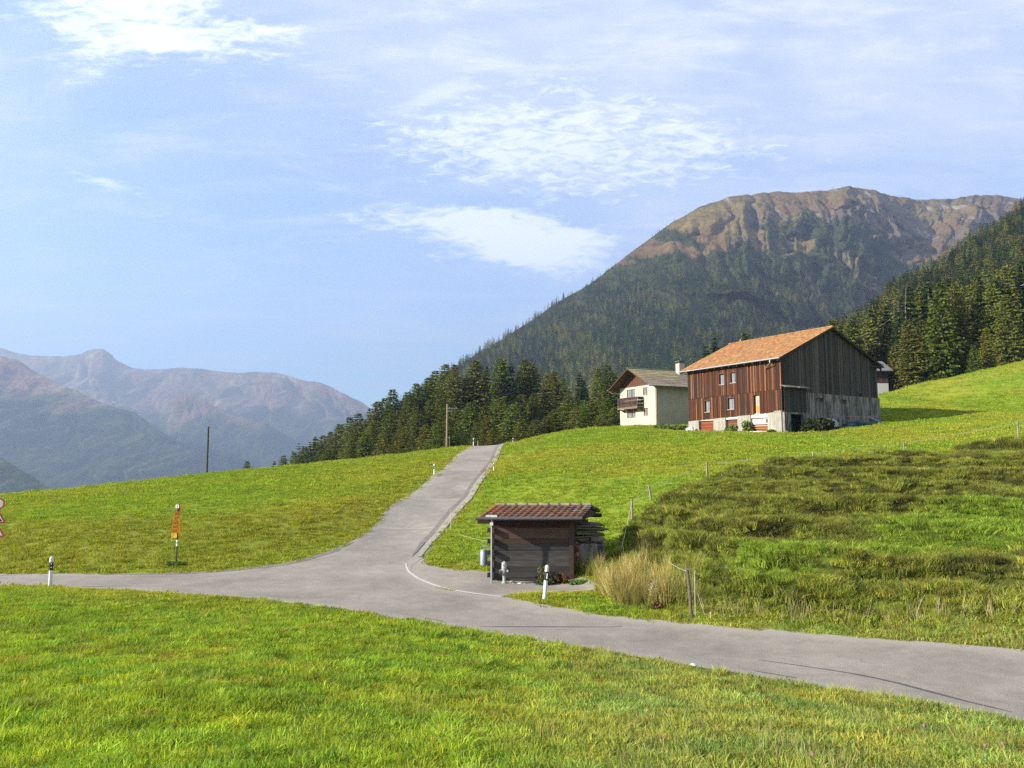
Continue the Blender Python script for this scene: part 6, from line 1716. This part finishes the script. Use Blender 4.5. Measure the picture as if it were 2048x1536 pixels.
# power line on the right slope
pa = P(2075, 562, 150); pb = P(1804, 619, 172); pc_ = P(1690, 685, 158)
def cable(name, pts, rad, sag, mat, lab, cat, col=(.4, .4, .4), group=None):
    mb = MB(); out = []
    for a, b in zip(pts[:-1], pts[1:]):
        a = np.array(a); b = np.array(b)
        for k in range(13):
            f = k / 12; p = a * (1 - f) + b * f; p[2] -= sag * 4 * f * (1 - f); out.append(tuple(p))
    mb.tube(out, rad, 5, col, cap=False); o = mb.build(name, mat); return tag(o, lab, cat, group)
M_cable = simple_mat("cable", (.45, .45, .45), .5, .3)
cable("power_cable", [pa, pb], .018, .5, M_cable, "thin pale cable crossing the wooded slope at the right", "cable")
cable("power_cable", [pb, pc_], .017, .9, M_cable, "thin cable descending behind the barn roof", "cable")
zg = float(Hbase(np.array([pb[0]]), np.array([pb[1]]))[0]); t = thing("utility_pole", "thin grey pole carrying the cable among the slope's trees", "pole", (pb[0], pb[1], zg)); mb = MB(); mb.tube([(0, 0, -.5), (0, 0, pb[2] - zg + .3)], [.16, .11], 8, (.25, .24, .22)); mb.build("shaft", M_wood, t); mb = MB(); mb.tube([(-.6, -.1, pb[2] - zg), (.6, -.1, pb[2] - zg)], .05, 6); mb.build("crossarm", M_metal, t)

# ------------------------------------------------------------------ pasture fence
posts = [(1262, 1047, 33.4, 998, 0.0, "grey fence post nearest behind the hut's right end"), (1300.5, 1000, 37.4, 971, -.14, "fence post leaning left, second from the hut"), (1412, 956, 42.9, 924, 0.03, "fence post at the pasture's upper left corner"),
         (1625, 929, 45.6, 903, 0, "very thin pale fence rod in the upper pasture edge"), (1808, 913, 47.8, 883, .02, "stout fence post on the pasture's upper edge, left of the last one"), (2038, 882, 47.9, 843, .02, "tallest fence post at the right frame edge")]
tops = []
for i, (px, py, d, pt_, ln, lab) in enumerate(posts):
    x, y, zg = ground_at(px, d); h = zpx(pt_, d) - zg
    if i == 3: mb = MB(); mb.tube([(0, 0, -.2), (0, 0, h)], .014, 6, (.5, .48, .4)); o = mb.build("fence_post", M_wood)
    else:
        mb = MB(); r = random.Random(i); mb.tube([(0, 0, -.3), (.01, 0, h * .5), (0, 0, h)], [.055, .052, .048], 8, tuple(q * r.uniform(.8, 1.1) for q in (.20, .165, .13)));
        o = mb.build("fence_post", M_wood, None, True)
    o.location = (x, y, zg); o.rotation_euler = (0, ln, 0); tag(o, lab, "fence post", "posts of the pasture fence")
    if i not in (3,):
        mb = MB(); mb.tube([(0, -.05, h - .10), (0, -.10, h - .10)], .018, 8, (.03, .03, .03)); mb.build("insulator", M_paint, o)
    tops.append((x + math.sin(ln) * h, y - .08, zg + h * math.cos(ln) - .10))
x, y, zg = ground_at(2420, 47.5); tops.append((x, y, zg + 1.1))
x0_, y0_, z0g = ground_at(1240, 27.6)
cable("fence_wire", [(x0_, y0_, z0g + .15)] + tops, .011, .03, M_wire, "yellowish electric fence wire strung from post to post", "wire")
x, y, zg = ground_at(1382, 20.3)
t = thing("fence_post", "dark weathered post beside the road, tied to a white rod", "fence post", (x - .06, y + .05, zg), 0, "posts of the pasture fence")
mb = MB(); h = zpx(1137, 20.3) - zg; mb.tube([(0, 0, -.2), (-.05, 0, h * .6), (-.10, 0, h)], [.045, .042, .040], 8, (.10, .08, .065)); mb.build("shaft", M_wood, t, True); mb = MB(); mb.box(-.14, .04, -.05, -.03, h - .03, h + .0, (.16, .15, .13)); mb.build("clip", M_wood, t)
mb = MB(); mb.tube([(0, 0, -.1), (.0, 0, zpx(1142, 20.2) - zg)], .010, 8, (.34, .33, .31)); o = mb.build("fence_rod", M_paint); o.location = (x + .005, y - .08, zg); tag(o, "slim white rod right beside the dark roadside post", "fence rod")
cable("fence_wire", [(x + .04, y - .06, zg + .75), (x + .26, y - .1, zg + .02)], .006, 0, M_wire, "short stay wire slanting down from the white rod", "wire")
cable("fence_wire", [P(1222, 1103, 27.8), P(1320, 1110, 25.5), (x - .16, y, zg + h - .08)], .007, .06, M_wire, "slack lower wire between hut corner and roadside post", "wire")
x, y, zg = ground_at(1414, 20.0); mb = MB(); mb.tube([(0, 0, -.1), (0, 0, .20)], .022, 7, (.34, .28, .18)); o = mb.build("wooden_stake", M_wood); o.location = (x, y, zg); tag(o, "tiny stake stub right of the roadside fence post", "stake")
cable("fence_wire", [P(912, 1066, 38.2), P(975, 1082, 28.5)], .006, .05, M_wire, "thin pale wire running to the hut's left corner", "wire")
x, y, zg = ground_at(903, 38.6); mb = MB(); mb.tube([(0, 0, -.1), (0, 0, 1.0)], .014, 6, (.4, .36, .25)); o = mb.build("fence_rod", M_wood); o.location = (x, y, zg); tag(o, "thin rod in the grass right of the climbing road", "fence rod")

# ------------------------------------------------------------------ heap of tarpaulins and boards, boulder cover, bushes
M_teal = simple_mat("teal_tarpaulin", (.010, .055, .06), .5, var=.4, scale=2)
def lump(name, px, py, d, sx, sy, sz, mat, lab, cat, seed, rough=.35):
    import bmesh
    from mathutils import noise as mn
    p = P(px, py, d); zg = H1(p[0], d); bm = bmesh.new(); bmesh.ops.create_icosphere(bm, subdivisions=4, radius=1.0); off = Vector((seed * 3.1, seed * 1.7, 0))
    for v in bm.verts:
        v.co *= 1 + rough * mn.noise(v.co * 1.6 + off) + rough * .5 * mn.noise(v.co * 4 + off); v.co.z = max(v.co.z, -.3)
    me = bpy.data.meshes.new(name); bm.to_mesh(me); bm.free(); me.materials.append(mat); me.polygons.foreach_set('use_smooth', [True] * len(me.polygons))
    o = bpy.data.objects.new(name, me); COL.objects.link(o); o.location = (p[0], d, zg); o.scale = (sx, sy, sz); return tag(o, lab, cat)
o = lump("covered_heap", 1658, 838, 77.4, 1.0, .6, 1.0, simple_mat("grey_sheet", (.30, .295, .28), .8, var=.2, scale=2), "pale rounded heap under a sheet by the barn's grey wall", "covered heap", 3, .15); o.location[2] += .75
lump("tarpaulin", 1722, 842, 78.3, 1.5, .7, .55, M_teal, "crumpled teal tarpaulin heap at the barn's right foot", "tarpaulin", 5, .6)
lump("tarpaulin", 1752, 843, 78.8, .8, .5, .42, M_teal, "smaller teal tarpaulin spilling past the barn's right corner", "tarpaulin", 6, .6)
for i, (px, py, rz, L, lb) in enumerate([(1722, 833, .45, 4.2, "long reddish plank lying on the teal heap"), (1748, 838, -.5, 1.8, "short teal board leaning at the heap's right end"), (1735, 844, .3, 2.2, "pale plank at the foot of the teal heap")]):
    p = P(px, py, 77.4); mb = MB(); mb.box(-L / 2, L / 2, -.08, .08, -.03, .03, [(.30, .15, .10), (.015, .09, .10), (.14, .12, .09)][i]); o = mb.build("plank", M_wood); o.location = (p[0], 77.4, p[2]); o.rotation_euler = (0, [-.02, .45, .03][i], rz); tag(o, lb, "plank", "planks on the heap beside the barn")
mb = MB(); p = P(1462, 861.5, 78.5)
for k in range(6): mb.box(-2.2 + k * .7, -1.6 + k * .75, -.15, .15, random.uniform(0, .05), random.uniform(.10, .18), (.5, .5, .48))
o = mb.build("pale_boards", M_wood); o.location = (p[0] + 2.0, 78.0, H1(p[0] + 2.0, 78.0)); o.rotation_euler = (0, 0, -1.0); tag(o, "pale boards lying in the grass before the barn's red front", "boards")

M_leaf = m_needles("leaves", False)
def bush(px, py, d, rx, rz_, n, cols, lab, cat="bush", name="bush", seed=1, sz=.22, stems=True, lift=0, free=None):
    p = P(px, py, d); zg = H1(p[0], d) if free is None else free; r = np.random.default_rng(seed)
    u = r.normal(0, 1, (n, 3)); u /= np.linalg.norm(u, axis=1)[:, None]; rad = r.random(n) ** .45
    c3 = u * rad[:, None] * np.array([rx, rx * .8, rz_]) * (0.75 + .5 * fbm(u[:, 0] * 2 + 5, u[:, 2] * 2 + u[:, 1], 3))[:, None]
    c3[:, 2] += rz_ * .8
    c3 = c3[c3[:, 2] > 0]; n = len(c3)
    a = r.normal(0, 1, (n, 3)); a /= np.linalg.norm(a, axis=1)[:, None]; b = np.cross(a, r.normal(0, 1, (n, 3))); b /= np.linalg.norm(b, axis=1)[:, None]
    s = sz * (.6 + .8 * r.random((n, 1))); V = np.stack([c3 - a * s, c3 + b * s * .5, c3 + a * s, c3 - b * s * .5], 1)
    cc = np.ones((n, 4, 4)); cc[:, :, :3] = (np.array(cols)[r.integers(0, len(cols), n)] * (.7 + .6 * r.random((n, 1))))[:, None]
    t = thing(name, lab, cat, (p[0], d, zg))
    o = np_mesh("foliage", V.reshape(-1, 3), np.arange(4 * n).reshape(-1, 4), M_leaf, {'Col': ('FLOAT_COLOR', cc.reshape(-1, 4))}, smooth=False); COL.objects.link(o); o.parent = t; o.color = (1, 1, 1, 1)
    if stems:
        mb = MB(); rr2 = random.Random(seed)
        for k in range(7): q = rr2.random() * 6.28; mb.tube([(0, 0, -.1), (math.cos(q) * rx * .3, math.sin(q) * rx * .3, rz_ * .7), (math.cos(q) * rx * .55, math.sin(q) * rx * .5, rz_ * 1.3)], [.03, .02, .008], 5, (.1, .07, .05))
        mb.build("stem", M_wood, t)
    return t
G1 = [(.04, .075, .018), (.06, .095, .02), (.03, .05, .015)]; G2 = [(.12, .17, .03), (.16, .19, .05), (.08, .13, .03)]; G3 = [(.03, .045, .02), (.05, .05, .03), (.025, .035, .015)]
bush(1637, 871, 74.9, 1.55, .85, 2200, G3, "dark shrub growing against the barn's shaded gable", seed=1)
bush(1616, 871, 74.6, .55, .45, 500, G3, "low dark shrub beside the barn's open bay", seed=2)
bush(1684, 852, 76.6, .9, .35, 500, G3, "dark weeds between the pale heap and the teal tarpaulin", "weeds", "weeds", 3)
bush(1348, 861, 88, 1.6, .32, 1100, G2, "green hedge plants between the white house and the barn", "hedge", "hedge_plant", 4, .16)
bush(1325, 858, 90, 1.1, .26, 600, G2, "low green plants at the white house's corner", "hedge", "hedge_plant", 5, .14)
bush(1466, 862, 79.0, .55, .45, 260, G2, "pale green shrub before the barn's third pier", seed=6, sz=.14)
bush(1494, 862, 78.5, .5, .75, 300, G2, "light bushy plant left of the barn's white panel", seed=7, sz=.14)
bush(1456, 862, 80, .4, .3, 150, G2, "small weed clump before the barn's middle stable door", "weeds", "weeds", 8, .12)
bush(1543, 865, 75.0, .5, .2, 200, G2, "green weeds at the foot of the barn's corner pier", "weeds", "weeds", 9, .12)
bush(1092, 1152, 26.25, .36, .18, 600, [(.05, .075, .03), (.08, .10, .05), (.04, .055, .02)], "dark green leafy plant at the foot of the hut wall", "plant", "leafy_plant", 10, .06)
bush(1117, 1150, 26.3, .16, .26, 260, [(.075, .038, .02), (.06, .05, .02), (.04, .03, .015)], "reddish brown withered plant by the hut wall's right end", "plant", "withered_plant", 11, .05)
bush(1130, 1154, 26.2, .12, .26, 220, [(.15, .065, .02), (.10, .05, .02), (.07, .06, .02)], "orange brown withered plant beside the hut's corner post", "plant", "withered_plant", 12, .05)
bush(1083, 1145, 26.4, .16, .42, 260, [(.10, .12, .03), (.14, .12, .04)], "tall thin weed against the hut wall", "plant", "weed", 13, .04)
bush(1158, 1158, 26.0, .34, .11, 600, [(.07, .14, .02), (.09, .17, .03)], "bright green low nettles at the pad's edge by the hut", "plant", "nettles", 14, .06)
bush(1150, 1108, 26.9, .16, .38, 350, [(.20, .11, .06), (.12, .06, .04), (.3, .2, .12)], "dry reddish climbing plant in the hut's open end", "plant", "climbing_plant", 15, .05, free=H1(P(1150, 1108, 26.9)[0], 26.9) + .6)
bush(352, 1134, 30.2, .42, .06, 260, [(.09, .15, .02), (.07, .12, .02)], "dark green tuft round the hiking signpost's foot", "plant", "weed", 16, .06)
bush(1309, 1218, 21.6, .14, .40, 500, [(.42, .38, .2), (.5, .45, .28)], "pale seeded dock standing in the straw clump", "plant", "dock_plant", 17, .035)
bush(1315, 1240, 21.2, .13, .14, 200, [(.13, .07, .035), (.11, .06, .03)], "rust red dock leaves at the straw clump's foot", "plant", "dock_plant", 18, .045)
bush(1252, 1195, 23.0, .14, .34, 350, [(.22, .06, .03), (.30, .10, .05)], "dark red dock inside the straw coloured clump", "plant", "dock_plant", 19, .04)
# single small trees on the left rim
x, y = XY(494, 95); put_tree('larch', x, y, H1(x, y) - 1.6, zpx(922, 95) - H1(x, y) + 1.6, 1.3, (1.0, 1.0, 1.0), "small shrubby tree top showing above the left meadow's rim", None)
# clover heads in the near grass
M_pink = simple_mat("clover_pink", (.26, .10, .16), .8, var=.2)
for i, (px, py, d, lb, mt) in enumerate([(1604, 1527, 7.2, "pink clover head at the bottom right, the lowest one", M_pink), (1822, 1449, 9.8, "pale pink clover head below the road's right end", M_pink), (1938, 1500, 8.6, "faded clover head near the lower right corner", M_pink), (2035, 1468, 9.9, "dark clover head at the right frame edge", M_dark), (1972, 1493, 9.0, "dark red seed head left of the right frame edge", M_pink)]):
    x, y, zg = ground_at(px, d); mb = MB(); mb.lathe([(.002, .09), (.014, .095), (.019, .11), (.015, .125), (.003, .13)], 8, (0, 0)); t = thing("clover_flower", lb, "flower", (x, y, zg), 0, "clover heads in the near grass"); mb.build("flower_head", mt, t, True); mb = MB(); mb.tube([(0, 0, 0), (0, 0, .1)], .002, 4, (.1, .16, .03)); mb.build("stem", M_wood, t)
haze_box()
